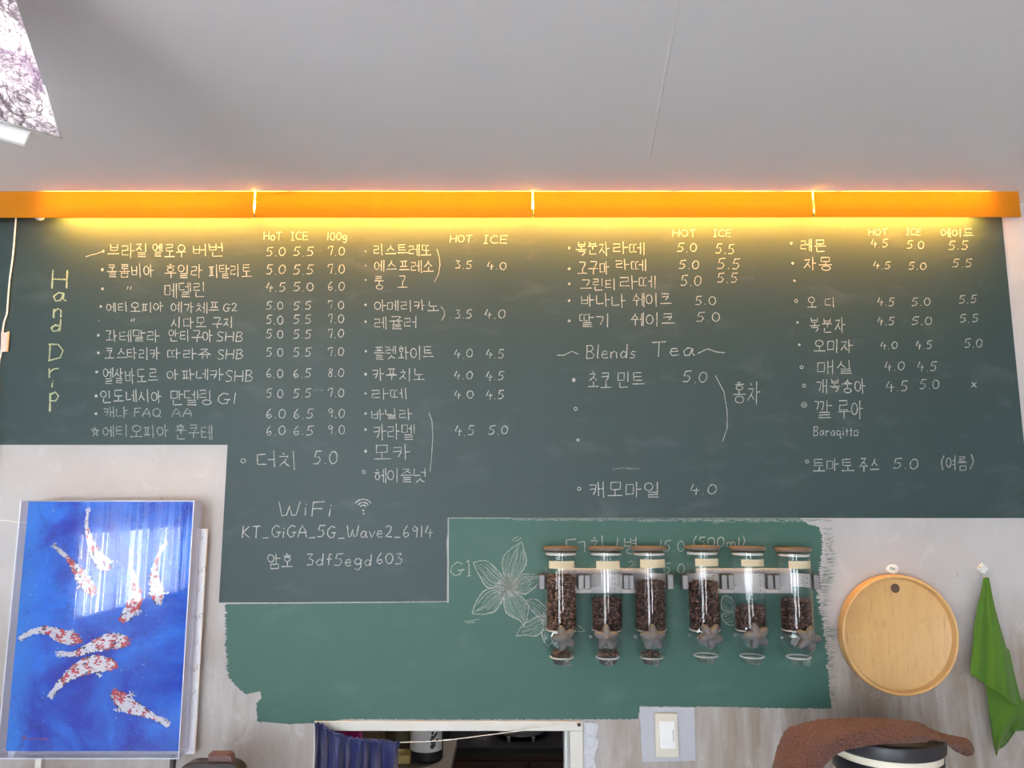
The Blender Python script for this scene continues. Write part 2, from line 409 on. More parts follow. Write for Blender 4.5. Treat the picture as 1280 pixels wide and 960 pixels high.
# ------------------------------------------------------------------ handwriting
def circ(cx, cy, rx, ry, n=12, a0=-1.9, sweep=2*PI*1.03):
    return [(cx+rx*math.cos(a0-sweep*k/n), cy+ry*math.sin(a0-sweep*k/n)) for k in range(n+1)]
O_ = [circ(.5, .5, .5, .5)]
G_ = [[(0, .06), (.9, .06), (.95, .15), (.8, .6), (.55, 1)]]
CON = {'ㄱ': G_, 'ㄴ': [[(.03, 0), (0, .9), (.1, 1), (1, .93)]], 'ㄷ': [[(.95, 0), (0, .05), (.02, .95), (1, .95)]],
 'ㄹ': [[(0, .02), (.9, 0), (.92, .42), (.05, .5), (.02, .95), (1, .95)]], 'ㅁ': [[(.05, 0), (.02, 1), (.95, .95), (.97, .02), (0, .05)]],
 'ㅂ': [[(.05, 0), (.08, .95), (.92, .95), (.97, 0)], [(.06, .5), (.93, .48)]], 'ㅅ': [[(.55, 0), (.45, .4), (0, 1)], [(.47, .38), (.7, .7), (1, .98)]],
 'ㅇ': O_, 'ㅈ': [[(.05, .08), (.9, .04), (.55, .5), (0, 1)], [(.52, .5), (1, .98)]],
 'ㅊ': [[(.4, -.12), (.6, .02)], [(.05, .22), (.92, .2), (.55, .6), (0, 1)], [(.52, .6), (1, .98)]],
 'ㅋ': [[(0, .06), (.92, .04), (.82, .6), (.5, 1)], [(0, .52), (.86, .46)]], 'ㅌ': [[(.95, 0), (0, .03), (.02, .97), (1, .95)], [(.03, .5), (.9, .48)]],
 'ㅍ': [[(0, .04), (1, .02)], [(.3, .05), (.33, .95)], [(.7, .05), (.67, .95)], [(0, .97), (1, .93)]],
 'ㅎ': [[(.35, -.08), (.65, -.04)], [(0, .2), (1, .18)], circ(.5, .65, .38, .33)]}
def dbl(k):
    out = []
    for off in (0, .54):
        for st in CON[k]: out.append([(x*.44+off, y) for x, y in st])
    return out
for a, b in (('ㄲ', 'ㄱ'), ('ㄸ', 'ㄷ'), ('ㅃ', 'ㅂ'), ('ㅆ', 'ㅅ'), ('ㅉ', 'ㅈ')): CON[a] = dbl(b)
VV = {'ㅏ': [[(.2, 0), (.22, 1)], [(.2, .48), (1, .46)]], 'ㅑ': [[(.2, 0), (.22, 1)], [(.2, .36), (1, .34)], [(.2, .62), (1, .6)]],
 'ㅓ': [[(.8, 0), (.82, 1)], [(0, .5), (.8, .48)]], 'ㅕ': [[(.8, 0), (.82, 1)], [(.05, .36), (.8, .34)], [(.05, .62), (.8, .6)]], 'ㅣ': [[(.5, 0), (.52, 1)]],
 'ㅐ': [[(.15, .05), (.17, .95)], [(.15, .5), (.8, .48)], [(.8, 0), (.82, 1)]], 'ㅔ': [[(-.05, .48), (.42, .46)], [(.42, .05), (.44, .95)], [(.88, 0), (.9, 1)]],
 'ㅖ': [[(0, .36), (.42, .34)], [(0, .6), (.42, .58)], [(.42, .05), (.44, .95)], [(.88, 0), (.9, 1)]]}
HV = {'ㅗ': [[(.5, 0), (.5, .85)], [(0, .88), (1, .84)]], 'ㅛ': [[(.33, 0), (.33, .85)], [(.67, 0), (.67, .85)], [(0, .88), (1, .84)]],
 'ㅜ': [[(0, .12), (1, .08)], [(.52, .1), (.5, 1.05)]], 'ㅠ': [[(0, .12), (1, .08)], [(.35, .1), (.3, 1.0)], [(.66, .1), (.68, 1)]], 'ㅡ': [[(0, .55), (1, .5)]]}
CV = {'ㅘ': 'ㅗㅏ', 'ㅙ': 'ㅗㅐ', 'ㅚ': 'ㅗㅣ', 'ㅝ': 'ㅜㅓ', 'ㅞ': 'ㅜㅔ', 'ㅟ': 'ㅜㅣ', 'ㅢ': 'ㅡㅣ'}
LS = 'ㄱㄲㄴㄷㄸㄹㅁㅂㅃㅅㅆㅇㅈㅉㅊㅋㅌㅍㅎ'; VS = 'ㅏㅐㅑㅒㅓㅔㅕㅖㅗㅘㅙㅚㅛㅜㅝㅞㅟㅠㅡㅢㅣ'
TS = ['', 'ㄱ', 'ㄲ', '', 'ㄴ', '', '', 'ㄷ', 'ㄹ', '', '', '', '', '', '', '', 'ㅁ', 'ㅂ', '', 'ㅅ', 'ㅆ', 'ㅇ', 'ㅈ', 'ㅊ', 'ㅋ', 'ㅌ', 'ㅍ', 'ㅎ']
def inbox(sts, x0, y0, x1, y1): return [[(x0+x*(x1-x0), y0+y*(y1-y0)) for x, y in st] for st in sts]
def syl(ch):
    c = ord(ch)-0xAC00; L = LS[c//588]; V = VS[c % 588//28]; T_ = TS[c % 28]; H = .60 if T_ else 1.0; out = []
    if V in VV:
        dblv = V in 'ㅐㅔㅖ'
        out += inbox(CON[L], 0, .14*H if not T_ else .02, .46 if dblv else .52, .86*H if not T_ else .55)
        out += inbox(VV[V], .54 if dblv else .6, -.06 if not T_ else -.04, 1, 1.06*H)
    elif V in HV:
        out += inbox(CON[L], .16, 0, .84, .5*H+.04) + inbox(HV[V], 0, .56*H, 1, 1.0*H)
    else:
        h, v = CV[V]; out += inbox(CON[L], .08, 0, .52, .42*H) + inbox(HV[h], 0, .48*H, .6, .95*H) + inbox(VV[v], .66, -.06, 1, 1.05*H)
    if T_: out += inbox(CON[T_], .2, .68, .88, 1.02)
    return out
LAT = {  # width, strokes; 0 = cap top, 1 = baseline
 'H': (.62, [[(.03, 0), (0, 1)], [(.6, 0), (.58, 1)], [(0, .5), (.6, .5)]]), 'O': (.66, [circ(.33, .52, .32, .46)]), 'o': (.5, [circ(.25, .7, .23, .3)]),
 'T': (.62, [[(0, .05), (.62, .0)], [(.32, .03), (.3, 1)]]), 'I': (.3, [[(.0, .02), (.3, 0)], [(.15, 0), (.14, 1)], [(0, 1), (.3, .98)]]), 'C': (.56, [[(.54, .12), (.3, 0), (.05, .3), (.02, .7), (.2, .98), (.56, .92)]]),
 'E': (.5, [[(.5, .02), (.03, .04), (0, .98), (.5, .95)], [(.02, .5), (.42, .48)]]), 'g': (.5, [circ(.22, .66, .21, .24), [(.44, .42), (.45, 1.1), (.3, 1.35), (.05, 1.25)]]),
 'G': (.66, [[(.58, .14), (.32, 0), (.06, .3), (.03, .7), (.25, 1), (.5, .92), (.56, .6)], [(.34, .6), (.68, .57)]]), 'S': (.5, [[(.48, .1), (.2, 0), (.04, .22), (.2, .46), (.44, .62), (.42, .9), (.15, 1), (0, .9)]]),
 'B': (.54, [[(.05, 0), (.03, 1)], [(.0, .04), (.35, .02), (.46, .2), (.3, .45), (.05, .48)], [(.3, .47), (.52, .68), (.4, .95), (0, 1)]]), 'F': (.5, [[(.03, 0), (.02, 1)], [(.0, .03), (.5, 0)], [(.02, .48), (.42, .46)]]),
 'A': (.62, [[(0, 1), (.08, .5), (.3, .02), (.52, .45), (.6, 1)], [(.06, .6), (.56, .6)]]), 'Q': (.66, [circ(.32, .5, .3, .46), [(.4, .7), (.68, 1.05)]]),
 'a': (.5, [[(.42, .5), (.2, .45), (.02, .7), (.1, .98), (.3, .95), (.42, .55)], [(.43, .48), (.42, .85), (.55, .98)]]), 'n': (.48, [[(.02, .48), (.03, 1)], [(.03, .65), (.22, .46), (.4, .58), (.42, 1)]]),
 'd': (.5, [[(.4, .58), (.2, .48), (.02, .72), (.12, .98), (.32, .94), (.42, .7)], [(.44, 0), (.43, 1)]]), 'D': (.62, [[(.08, .02), (.05, .98)], [(0, .05), (.4, .08), (.6, .4), (.5, .8), (.02, 1)]]),
 'r': (.4, [[(.02, .45), (.05, 1)], [(.04, .65), (.18, .48), (.38, .46)]]), 'i': (.18, [[(.08, .45), (.07, 1)], [(.08, .2), (.1, .28)]]), 'p': (.48, [[(.04, .48), (.02, 1.45)], [(.04, .55), (.25, .45), (.42, .65), (.3, .92), (.04, .9)]]),
 'l': (.16, [[(.08, 0), (.06, .92), (.16, 1)]]), 'e': (.46, [[(.03, .72), (.4, .68), (.3, .46), (.1, .5), (.02, .78), (.15, 1), (.44, .92)]]), 's': (.4, [[(.38, .5), (.15, .47), (.08, .64), (.32, .78), (.28, .97), (0, .96)]]),
 'K': (.56, [[(.04, 0), (.02, 1)], [(.5, .05), (.06, .55), (.56, 1)]]), '_': (.5, [[(.02, 1.02), (.48, 1.0)]]), 'W': (.84, [[(0, .02), (.12, .98), (.3, .9), (.42, .3), (.52, .95), (.7, .9), (.84, .0)]]),
 'v': (.4, [[(0, .48), (.2, 1), (.4, .46)]]), 'f': (.4, [[(.38, .05), (.22, .05), (.18, .3), (.16, 1)], [(0, .48), (.36, .46)]]), 'q': (.5, [circ(.2, .68, .2, .24), [(.41, .46), (.42, 1.3), (.55, 1.15)]]),
 't': (.3, [[(.15, .15), (.14, 1)], [(0, .45), (.3, .43)]]), 'm': (.7, [[(.02, .48), (.03, 1)], [(.03, .62), (.2, .46), (.32, .6), (.33, 1)], [(.33, .62), (.5, .46), (.64, .6), (.66, 1)]]), 'L': (.48, [[(.03, 0), (.02, .98), (.46, .96)]]),
 '0': (.56, [circ(.27, .52, .26, .46)]), '1': (.2, [[(.1, 0), (.08, 1)]]), '2': (.5, [[(.03, .2), (.22, 0), (.44, .16), (.36, .5), (.02, .97), (.25, .92), (.5, .96)]]), '3': (.5, [[(.05, .06), (.42, .04), (.2, .42), (.46, .58), (.4, .92), (.02, .96)]]),
 '4': (.56, [[(.2, .02), (.0, .62), (.56, .6)], [(.38, .35), (.36, 1.05)]]), '5': (.54, [[(.14, .04), (.07, .45), (.36, .42), (.48, .68), (.32, .96), (.0, .95)], [(.12, .04), (.54, .0)]]), '6': (.48, [[(.32, 0), (.08, .4), (.03, .78), (.2, 1), (.42, .82), (.36, .58), (.06, .68)]]),
 '7': (.48, [[(.02, .3), (.05, .06), (.46, .03), (.28, 1)]]), '8': (.5, [[(.42, .12), (.2, 0), (.06, .2), (.4, .62), (.36, .94), (.1, .95), (.06, .7), (.42, .25), (.42, .12)]]), '9': (.48, [[(.42, .28), (.2, .04), (.04, .26), (.16, .5), (.4, .36), (.42, .2), (.36, 1)]]),
 '.': (.22, [[(.08, .96), (.13, 1.0)]]), '(': (.25, [[(.22, -.1), (.04, .45), (.2, 1.1)]]), ')': (.25, [[(.02, -.1), (.2, .45), (.03, 1.1)]]), 'x': (.4, [[(0, .45), (.4, 1)], [(.4, .43), (0, 1)]]), ' ': (.3, [])}
def dens(st):
    out = [st[0]]
    for a, b in zip(st, st[1:]):
        L = math.hypot(b[0]-a[0], b[1]-a[1]); n = max(1, int(L/5))
        for k in range(1, n+1): out.append((a[0]+(b[0]-a[0])*k/n, a[1]+(b[1]-a[1])*k/n))
    return out
def write(mb, txt, x0, x1, y0, y1, w=1.25, Y=None, slope=0):
    Y = Y or BY-.0006; h = y1-y0
    if isinstance(mb, Lines): mb = mb.at((y0+y1)/2)
    hang = '가' <= txt[0] <= '힣'
    sts = []
    if hang:
        n = len(txt); sw = (x1-x0)/(n+(n-1)*.14)
        for i, ch in enumerate(txt):
            X = x0+i*sw*1.14; sz = R.uniform(.92, 1.04); oy = R.uniform(-.04, .04)*h; sh = R.uniform(-.06, .03)
            for st in syl(ch):
                jx, jy = R.uniform(-.03, .03), R.uniform(-.03, .03)
                sts.append([(X+(x*sz+jx-sh*(y-.5))*sw, y0+oy+(y*sz+jy)*h+slope*(X-x0)) for x, y in st])
    else:
        gap = .16; tot = sum(LAT[c][0] for c in txt)+gap*(len(txt)-1); k = (x1-x0)/tot; X = x0
        for ch in txt:
            wd, ss = LAT[ch]; oy = R.uniform(-.04, .04)*h; sh = R.uniform(.0, .08)
            for st in ss: sts.append([(X+(x+sh*(.5-y)+R.uniform(-.012, .012))*k, y0+oy+(y+R.uniform(-.02, .02))*h+slope*(X-x0)) for x, y in st])
            X += (wd+gap)*k
    for st in sts: mb.ribbon(dens(st), w, Y)
def dot(mb, x, y, r=1.7, Y=None):
    Y = Y or BY-.0006
    if isinstance(mb, Lines): mb = mb.at(y)
    mb.add([P(x+r*math.cos(a)*R.uniform(.7, 1.1), y+r*math.sin(a)*R.uniform(.7, 1.1), Y) for a in [k*PI/4 for k in range(8)]], [tuple(range(8))])
def ring(mb, x, y, r, w=1.1, Y=None):
    if isinstance(mb, Lines): mb = mb.at(y)
    mb.ribbon([(x+r*math.cos(k*.6), y+r*math.sin(k*.6)) for k in range(12)], w, Y or BY-.0006)
def line(mb, pts, w=1.2, Y=None):
    if isinstance(mb, Lines):
        ym = sum(p[1] for p in pts)/len(pts); mb = mb.own() if max(p[1] for p in pts)-min(p[1] for p in pts) > 16 else mb.at(ym)
    mb.ribbon(dens([p for p in pts]), w, Y or BY-.0006)
class Lines:
    """one mesh per handwritten line, so that each line of the menu is a part of its own"""
    def __init__(s): s.rows = []
    def at(s, y, tol=8.6):
        b = min(s.rows, key=lambda r: abs(r[0]-y), default=None)
        if b and abs(b[0]-y) < tol: return b[1]
        s.rows.append((y, MB())); return s.rows[-1][1]
    def own(s): s.rows.append((-1e4*len(s.rows)-1e5, MB())); return s.rows[-1][1]
    def build(s, name, mat, parent): return [r[1].build(name, mat, parent) for r in s.rows]
def W_(mb, rows, w=1.25):
    for t, x0, x1, y0, y1 in rows: write(mb, t, x0, x1, y0, y1, w)

# --- hand drip heading
m = MB()
for ch, x0, x1, y0, y1 in (('H', 65, 85, 338, 361), ('a', 67, 82, 358, 377), ('n', 67, 78, 375, 397), ('d', 64, 77, 399, 415), ('D', 60, 79, 430, 452), ('r', 61, 74, 450, 472), ('i', 64, 68, 473, 484), ('p', 62, 75, 479, 503)):
    write(m, ch, x0, x1, y0, y1, 2.3)
o = m.build('chalk_heading', CHALKY, board); o['label'] = 'yellowish chalk heading written vertically'
# --- column one: hand drip
m = Lines()
W_(m, [('브라질', 135, 185, 305, 321), ('옐로우', 191, 233, 305, 321), ('버번', 241, 279, 305, 320), ('콜롬비아', 134, 193, 331, 347), ('후일라', 206, 254, 331, 347), ('피탈리토', 261, 314, 331, 346),
 ('메델린', 206, 258, 354, 372), ('에티오피아', 133, 205, 378, 390), ('예가체프', 214, 275, 378, 391), ('G2', 279, 296, 379, 389), ('시다모', 214, 258, 397, 410), ('구지', 265, 292, 397, 410),
 ('과테말라', 132, 199, 413, 427), ('안티구아', 211, 266, 413, 427), ('SHB', 271, 304, 415, 427), ('코스타리카', 131, 200, 435, 449), ('따라쥬', 210, 264, 436, 448), ('SHB', 272, 304, 437, 449),
 ('엘살바도르', 129, 197, 461, 479), ('아파네카', 209, 279, 462, 475), ('SHB', 282, 316, 463, 477), ('인도네시아', 126, 203, 488, 503), ('만델링', 213, 265, 488, 505), ('G1', 272, 296, 491, 505)])
for x, y, r in ((129, 314, 2), (128, 337, 2.2), (128, 361, 2), (126, 383, 2), (123, 419, 2), (123, 441, 2), (121, 465, 2), (120, 495, 2.2), (120, 517, 2)): dot(m, x, y, r)
for x, y in ((159, 358), (163, 358), (164, 398), (167, 398)): line(m, [(x+1.2, y), (x-.4, y+4)])
line(m, [(107, 321), (113, 319), (121, 317), (129, 314)], 1.2)
main_ = m
m = Lines(); W_(m, [('캐냐', 130, 159, 509, 522), ('FAQ', 168, 201, 510, 521), ('AA', 215, 240, 510, 521), ('에티오피아', 129, 211, 532, 546), ('훈쿠테', 219, 266, 531, 549)], 1.3)
line(m, [(114, 536), (124, 538), (116, 545), (119, 533), (122, 545), (114, 537)], 1)
dot(m, 124, 401, 1)
m.build('faint_menu_line', CHALKSOFT, board)
m = main_; W_(m, [('HoT', 330, 352, 290, 300), ('ICE', 364, 385, 290, 300), ('100g', 409, 434, 290, 300)])
yy = [(309, 320), (331, 343), (353, 364), (377, 387), (394, 405), (412, 423), (435, 446), (461, 472), (486, 497), (511, 523), (532, 544)]
p1 = ['5.0', '5.0', '4.5', '5.0', '5.0', '5.0', '5.0', '6.0', '5.0', '6.0', '6.0']; p2 = ['5.5', '5.5', '5.0', '5.5', '5.5', '5.5', '5.5', '6.5', '5.5', '6.5', '6.5']; p3 = ['7.0', '7.0', '6.0', '7.0', '7.0', '7.0', '7.0', '8.0', '7.0', '9.0', '9.0']
for (a, b), q1, q2, q3 in zip(yy, p1, p2, p3):
    big = 2 if a < 360 or a > 505 else 0
    write(m, q1, 333, 354+big*1.5, a, b); write(m, q2, 367, 389+big*1.5, a, b); write(m, q3, 410, 430+big*.5, a-1, b-1)
m.build('menu_line', CHALK, board)
# --- column two: espresso drinks
m = Lines()
W_(m, [('리스트레또', 467, 539, 306, 319), ('에스프레소', 468, 542, 326, 340), ('룽', 468, 480, 345, 362), ('고', 497, 510, 345, 361), ('아메리카노', 468, 549, 376, 389), ('레귤러', 468, 522, 396, 411),
 ('플렛화이트', 467, 542, 433, 449), ('카푸치노', 466, 531, 461, 476), ('라떼', 465, 508, 486, 499), ('바닐라', 464, 515, 511, 524), ('카라멜', 467, 518, 530, 548), ('모카', 467, 514, 556, 574), ('헤이즐넛', 468, 532, 586, 602)])
for x, y, r in ((457, 314, 1.1), (457, 332, .9), (457, 350, 1.2), (457, 381, 1.7), (457, 402, 1.7), (457, 439, 1.7), (457, 468, 2.2), (457, 492, 1.5), (457, 517, 1.8), (457, 537, 1.8), (457, 564, 2.2)): dot(m, x, y, r)
ring(m, 455, 590, 2)
line(m, [(546, 311), (549, 321), (550, 331), (548, 343), (543, 353)], .9); line(m, [(551, 383), (555, 388), (556, 393), (552, 401)], .9); line(m, [(536, 515), (540, 527), (541, 545), (539.5, 570), (537.5, 590)], .9)
W_(m, [('HOT', 563, 590, 294, 303), ('ICE', 605, 634, 294, 304), ('3.5', 569, 590, 326, 336), ('4.0', 609, 633, 327, 337), ('3.5', 569, 590, 387, 398), ('4.0', 606, 632, 387, 398), ('4.0', 568, 591, 436, 447), ('4.5', 608, 630, 437, 448),
 ('4.0', 568, 591, 464, 474), ('4.5', 608, 630, 464, 475), ('4.0', 568, 592, 488, 498), ('4.5', 608, 630, 488, 499), ('4.5', 569, 593, 532, 544), ('5.0', 611, 635, 532, 543)])
m.build('menu_line', CHALK, board)
# --- dutch coffee and wifi
m = Lines(); W_(m, [('더치', 322, 372, 565, 585), ('5.0', 392, 422, 563, 580)], 1.35); ring(m, 304, 576, 2.8); m.build('menu_line', CHALK, board)
m = Lines()
W_(m, [('WiFi', 349, 416, 627, 645), ('KT_GiGA_5G_Wave2_6914', 303, 541, 657, 672), ('암호', 335, 367, 693, 710), ('3df5egd', 383, 465, 692, 707), ('603', 471, 503, 691, 705)], 1.4)
for r_ in (4.5, 8, 12): line(m, [(454+r_*math.sin(a), 636-r_*math.cos(a)) for a in [-.95+.19*k for k in range(11)]], 1.6)
dot(m, 454, 638, 1.4); dot(m, 454.5, 642, 1.2)
m.build('wifi_line', CHALK, board)
# --- column three: lattes and tea
m = Lines()
W_(m, [('HOT', 841, 870, 287, 296), ('ICE', 892, 914, 287, 296), ('복분자', 720, 762, 303, 319), ('라떼', 767, 805, 303, 317), ('5.0', 847, 871, 304, 315), ('5.5', 895, 918, 305, 317), ('고구마', 722, 762, 327, 343), ('라떼', 770, 807, 325, 338), ('5.0', 849, 874, 325, 336), ('5.5', 897, 925, 323, 336),
 ('그린티', 725, 771, 349, 363), ('라떼', 775, 821, 345, 360), ('5.0', 851, 877, 344, 357), ('5.5', 897, 922, 341, 353), ('바나나', 726, 782, 368, 383), ('쉐이크', 791, 840, 367, 383), ('5.0', 869, 895, 370, 381), ('딸기', 725, 764, 393, 409), ('쉐이크', 789, 844, 392, 408), ('5.0', 871, 900, 390, 402)])
for y in (310, 336, 355, 376, 401): dot(m, 711.5, y, 1.9)
m.build('menu_line', CHALK, board)
m = Lines()
W_(m, [('Blends', 733, 795, 431, 448), ('Tea', 815, 868, 427, 445), ('초코', 735, 764, 466, 486), ('민트', 772, 806, 465, 484), ('5.0', 854, 884, 464, 478), ('홍차', 916, 951, 478, 504), ('캐모마일', 737, 826, 603, 622), ('4.0', 863, 896, 605, 618)], 1.3)
line(m, [(696, 444), (705, 444), (715, 439), (723, 443)]); line(m, [(872, 442), (884, 436), (896, 440), (906, 441)])
line(m, [(894, 469), (905, 490), (909, 515), (909, 535), (903, 552)], 1)
dot(m, 717, 475, 2.6); ring(m, 719.5, 511, 2); ring(m, 722.5, 550, 1.5); ring(m, 724, 611, 2)
m.build('menu_line', CHALK, board)
# --- column four: fruit drinks
m = Lines()
W_(m, [('레몬', 1001, 1033, 299, 314), ('자몽', 1005, 1040, 322, 338), ('오', 1009, 1020, 371, 384), ('디', 1031, 1045, 372, 384), ('복분자', 1012, 1057, 398, 416), ('오미자', 1017, 1066, 425, 440), ('매실', 1022, 1067, 451, 468), ('개복숭아', 1021, 1082, 474, 491), ('깔', 1019, 1041, 501, 522), ('루아', 1047, 1080, 501, 523), ('토마토', 1016, 1067, 574, 589), ('주스', 1074, 1099, 573, 590)], 1.3)
write(m, 'Baraqitto', 1017, 1073, 533, 545, 1.1)
for x, y in ((989, 304), (991, 329), (993, 351), (997, 403), (999, 431)): dot(m, x, y, 1.9)
for x, y in ((995, 376), (1002, 459), (1005, 482), (1009, 577)): ring(m, x, y, 1.9)
ring(m, 1005, 506, 3.3, .9); ring(m, 1005, 506, 1.3, .9)
W_(m, [('HOT', 1086, 1109, 286, 294), ('ICE', 1133, 1151, 286, 294), ('에이드', 1176, 1217, 286, 296), ('4.5', 1089, 1110, 299, 309), ('5.0', 1134, 1155, 301, 311), ('5.5', 1186, 1210, 301, 312), ('4.5', 1092, 1113, 327, 336), ('5.0', 1136, 1158, 328, 337), ('5.5', 1191, 1215, 324, 334),
 ('4.5', 1097, 1118, 372, 382), ('5.0', 1140, 1163, 372, 382), ('5.5', 1199, 1221, 369, 379), ('4.5', 1097, 1118, 396, 406), ('5.0', 1140, 1165, 396, 406), ('5.5', 1200, 1223, 393, 403), ('4.0', 1101, 1122, 427, 436), ('4.5', 1145, 1165, 426, 436), ('5.0', 1206, 1228, 423, 434),
 ('4.0', 1106, 1131, 452, 463), ('4.5', 1147, 1171, 452, 464), ('4.5', 1108, 1135, 476, 489), ('5.0', 1150, 1174, 474, 486), ('x', 1215, 1221, 472, 484), ('5.0', 1117, 1148, 573, 586), ('(', 1176, 1180, 571, 586), ('여름', 1183, 1209, 571, 588), (')', 1213, 1218, 570, 585)])
m.build('menu_line', CHALK, board)
m = MB()                                                        # taped edge left white along the board's lower border
line(m, [(560.5, 647), (560, 665), (558.5, 678), (559.5, 700), (559, 751.5)], 1.3, BY-.0007); line(m, [(559, 752), (480, 752.6), (400, 753.2), (320, 754), (277, 754.6)], 1.3, BY-.0007)
line(m, [(562, 647.6), (640, 647.6)], 1.1, BY-.0007)
m.build('chalk_border_line', CHALK, board)
m = MB()
for k in range(260):
    x = R.uniform(640, 1036); a = .4+.9*min(1, (x-640)/250); y = 649+abs(R.gauss(0, 1.4))*a; L = R.uniform(4, 16)
    line(m, [(x, y), (min(x+L, 1040), y+R.uniform(-.3, .3))], R.uniform(.4, 1.1), WY-.0016)
m.build('brushed_white_edge', CHALKSOFT, green)
m = MB(); line(m, [(390, 489), (394, 487), (400, 487), (404, 489)], 1.2); line(m, [(765, 586), (780, 585), (800, 586)], 2.5)
for x, y in ((552, 437),): pass
m.build('chalk_smear', SMUDGE, board)

# --- on the lighter patch
GY = WY-.0019
m = MB(); write(m, 'G', 563, 580, 703, 720, 1.4, GY); line(m, [(583, 703), (586, 700), (586.5, 720)], 1.4, GY); line(m, [(584, 720), (589, 719.5)], 1.2, GY)
line(m, [(720, 674), (708, 675), (708, 684), (719, 686)], 1.4, GY); line(m, [(722, 678), (731, 677), (731, 690)], 1.4, GY)
W2 = [('치', 738, 757, 671, 690), ('1', 770, 773, 672, 688), ('병', 780, 796, 672, 692), ('15.0', 824, 856, 675, 689), ('(500ml)', 866, 932, 671, 684), ('2', 785, 793, 701, 711), ('5.0', 830, 856, 704, 717)]
for t, x0, x1_, y0, y1 in W2: write(m, t, x0, x1_, y0, y1, 1.3, GY)
m.build('chalk_bottle_price', CHALK, green)
def zz(p): return (560+p[0]/4.8, 650+p[1]/4.8)
def bez(pts, n=14):
    out = []
    P_ = [pts[0]]+list(pts)+[pts[-1]]
    for i in range(1, len(P_)-2):
        p0, p1, p2, p3 = P_[i-1:i+3]
        for k in range(n):
            t = k/n
            out.append(tuple(.5*((2*b)+(-a+c)*t+(2*a-5*b+4*c-d)*t*t+(-a+3*b-3*c+d)*t**3) for a, b, c, d in zip(p0, p1, p2, p3)))
    out.append(tuple(pts[-1])); return out
def resamp(pts, n):
    ds = [0]
    for a, b in zip(pts, pts[1:]): ds.append(ds[-1]+math.hypot(b[0]-a[0], b[1]-a[1]))
    out = []; j = 0
    for k in range(n+1):
        t = ds[-1]*k/n
        while j < len(ds)-2 and ds[j+1] < t: j += 1
        f = (t-ds[j])/max(1e-9, ds[j+1]-ds[j]); out.append(tuple(a+(b-a)*f for a, b in zip(pts[j], pts[j+1])))
    return out
def petal(mb, base, tip, e1, e2, n=12, f=zz):
    A = resamp(bez([f(base)]+[f(p) for p in e1]+[f(tip)]), 18); B = resamp(bez([f(base)]+[f(p) for p in e2]+[f(tip)]), 18)
    for E in (A, B):
        for q in range(2): mb.ribbon([(x+R.uniform(-.4, .4), y+R.uniform(-.4, .4)) for x, y in E], 1.0, GY)
    for k in range(n):
        t = (k+.5+R.uniform(-.3, .3))/n; i0 = R.choice((0, 0, 1, 3)); i1 = R.randint(11, 18)
        mb.ribbon([(a[0]+(b[0]-a[0])*t, a[1]+(b[1]-a[1])*t) for a, b in zip(A[i0:i1], B[i0:i1])], R.uniform(.4, .8), GY)
    for k in range(6):
        t = R.uniform(.3, .7); mb.ribbon([(a[0]+(b[0]-a[0])*t, a[1]+(b[1]-a[1])*t) for a, b in zip(A[1:6], B[1:6])], 1.2, GY)
m = MB(); c = (362, 400)
petal(m, c, (440, 130), [(325, 280), (345, 205)], [(420, 340), (470, 260), (460, 195)])
petal(m, c, (152, 255), [(320, 330), (235, 248)], [(300, 402), (235, 405), (185, 330)])
petal(m, c, (145, 560), [(300, 405), (225, 420), (175, 480)], [(340, 450), (290, 540), (220, 565)])
petal(m, c, (455, 640), [(335, 460), (350, 555), (430, 605)], [(400, 430), (475, 500), (475, 590)])
petal(m, c, (575, 345), [(400, 370), (450, 325), (520, 328)], [(400, 430), (470, 445), (540, 385)])
c = (600, 585); petal(m, c, (468, 484), [(590, 530), (525, 476)], [(560, 595), (505, 545)], 6); petal(m, c, (410, 695), [(540, 578), (450, 630)], [(590, 640), (540, 692), (470, 692)], 8)
petal(m, c, (600, 760), [(570, 640), (565, 700)], [(640, 640), (650, 700)], 6)
petal(m, c, (820, 665), [(650, 570), (760, 620)], [(650, 620), (720, 670)], 5)
for s in ([(95, 608), (140, 605), (185, 595)], [(110, 618), (160, 614)], [(385, 125), (400, 108), (425, 100)], [(402, 130), (440, 108)]): m.ribbon([zz(p) for p in s], .9, GY)
def z5(p): return (840+p[0]/5.33, 660+p[1]/5.33)
petal(m, (430, 540), (330, 480), [(400, 470), (350, 450)], [(400, 560), (335, 540)], 6, z5); petal(m, (430, 560), (345, 620), [(390, 560), (330, 580)], [(420, 640), (380, 645)], 6, z5)
m.build('chalk_flower', CHALK, green)

# ------------------------------------------------------------------ coffee bean dispensers
BEAN = plain('roasted_coffee_bean', (96, 62, 46), .4, 0, .4, (140, (64, 38, 28)))
BEAN2 = plain('dark_roast_bean', (78, 47, 37), .38, 0, .4, (140, (48, 28, 22)))
LIDW = plain('bamboo_lid', (112, 96, 84), .5, nz=(25, (96, 82, 72)))
TAPE = plain('masking_tape', (198, 184, 154), .7, nz=(60, (188, 173, 142)))
INK = plain('faded_pencil', (150, 140, 124), .8)
RINGW = plain('silicone_ring', (198, 194, 184), .5)
def m_bean(name, c0, c1, c2):
    t = NT(name); g = t.new('ShaderNodeNewGeometry'); t.link(t.ramp(g.outputs['Random Per Island'], [(0, lin(c0)), (.5, lin(c1)), (1, lin(c2))]), t.b.inputs['Base Color'])
    t.b.inputs['Roughness'].default_value = .42; t.b.inputs['Specular IOR Level'].default_value = .35; return t.m
BEAN = m_bean('roasted_coffee_bean', (46, 27, 20), (98, 64, 50), (138, 98, 80)); BEAN2 = m_bean('dark_roast_bean', (32, 19, 16), (76, 48, 40), (116, 80, 66))
BEANGAP = plain('bean_gap_shade', (34, 20, 16), .8)
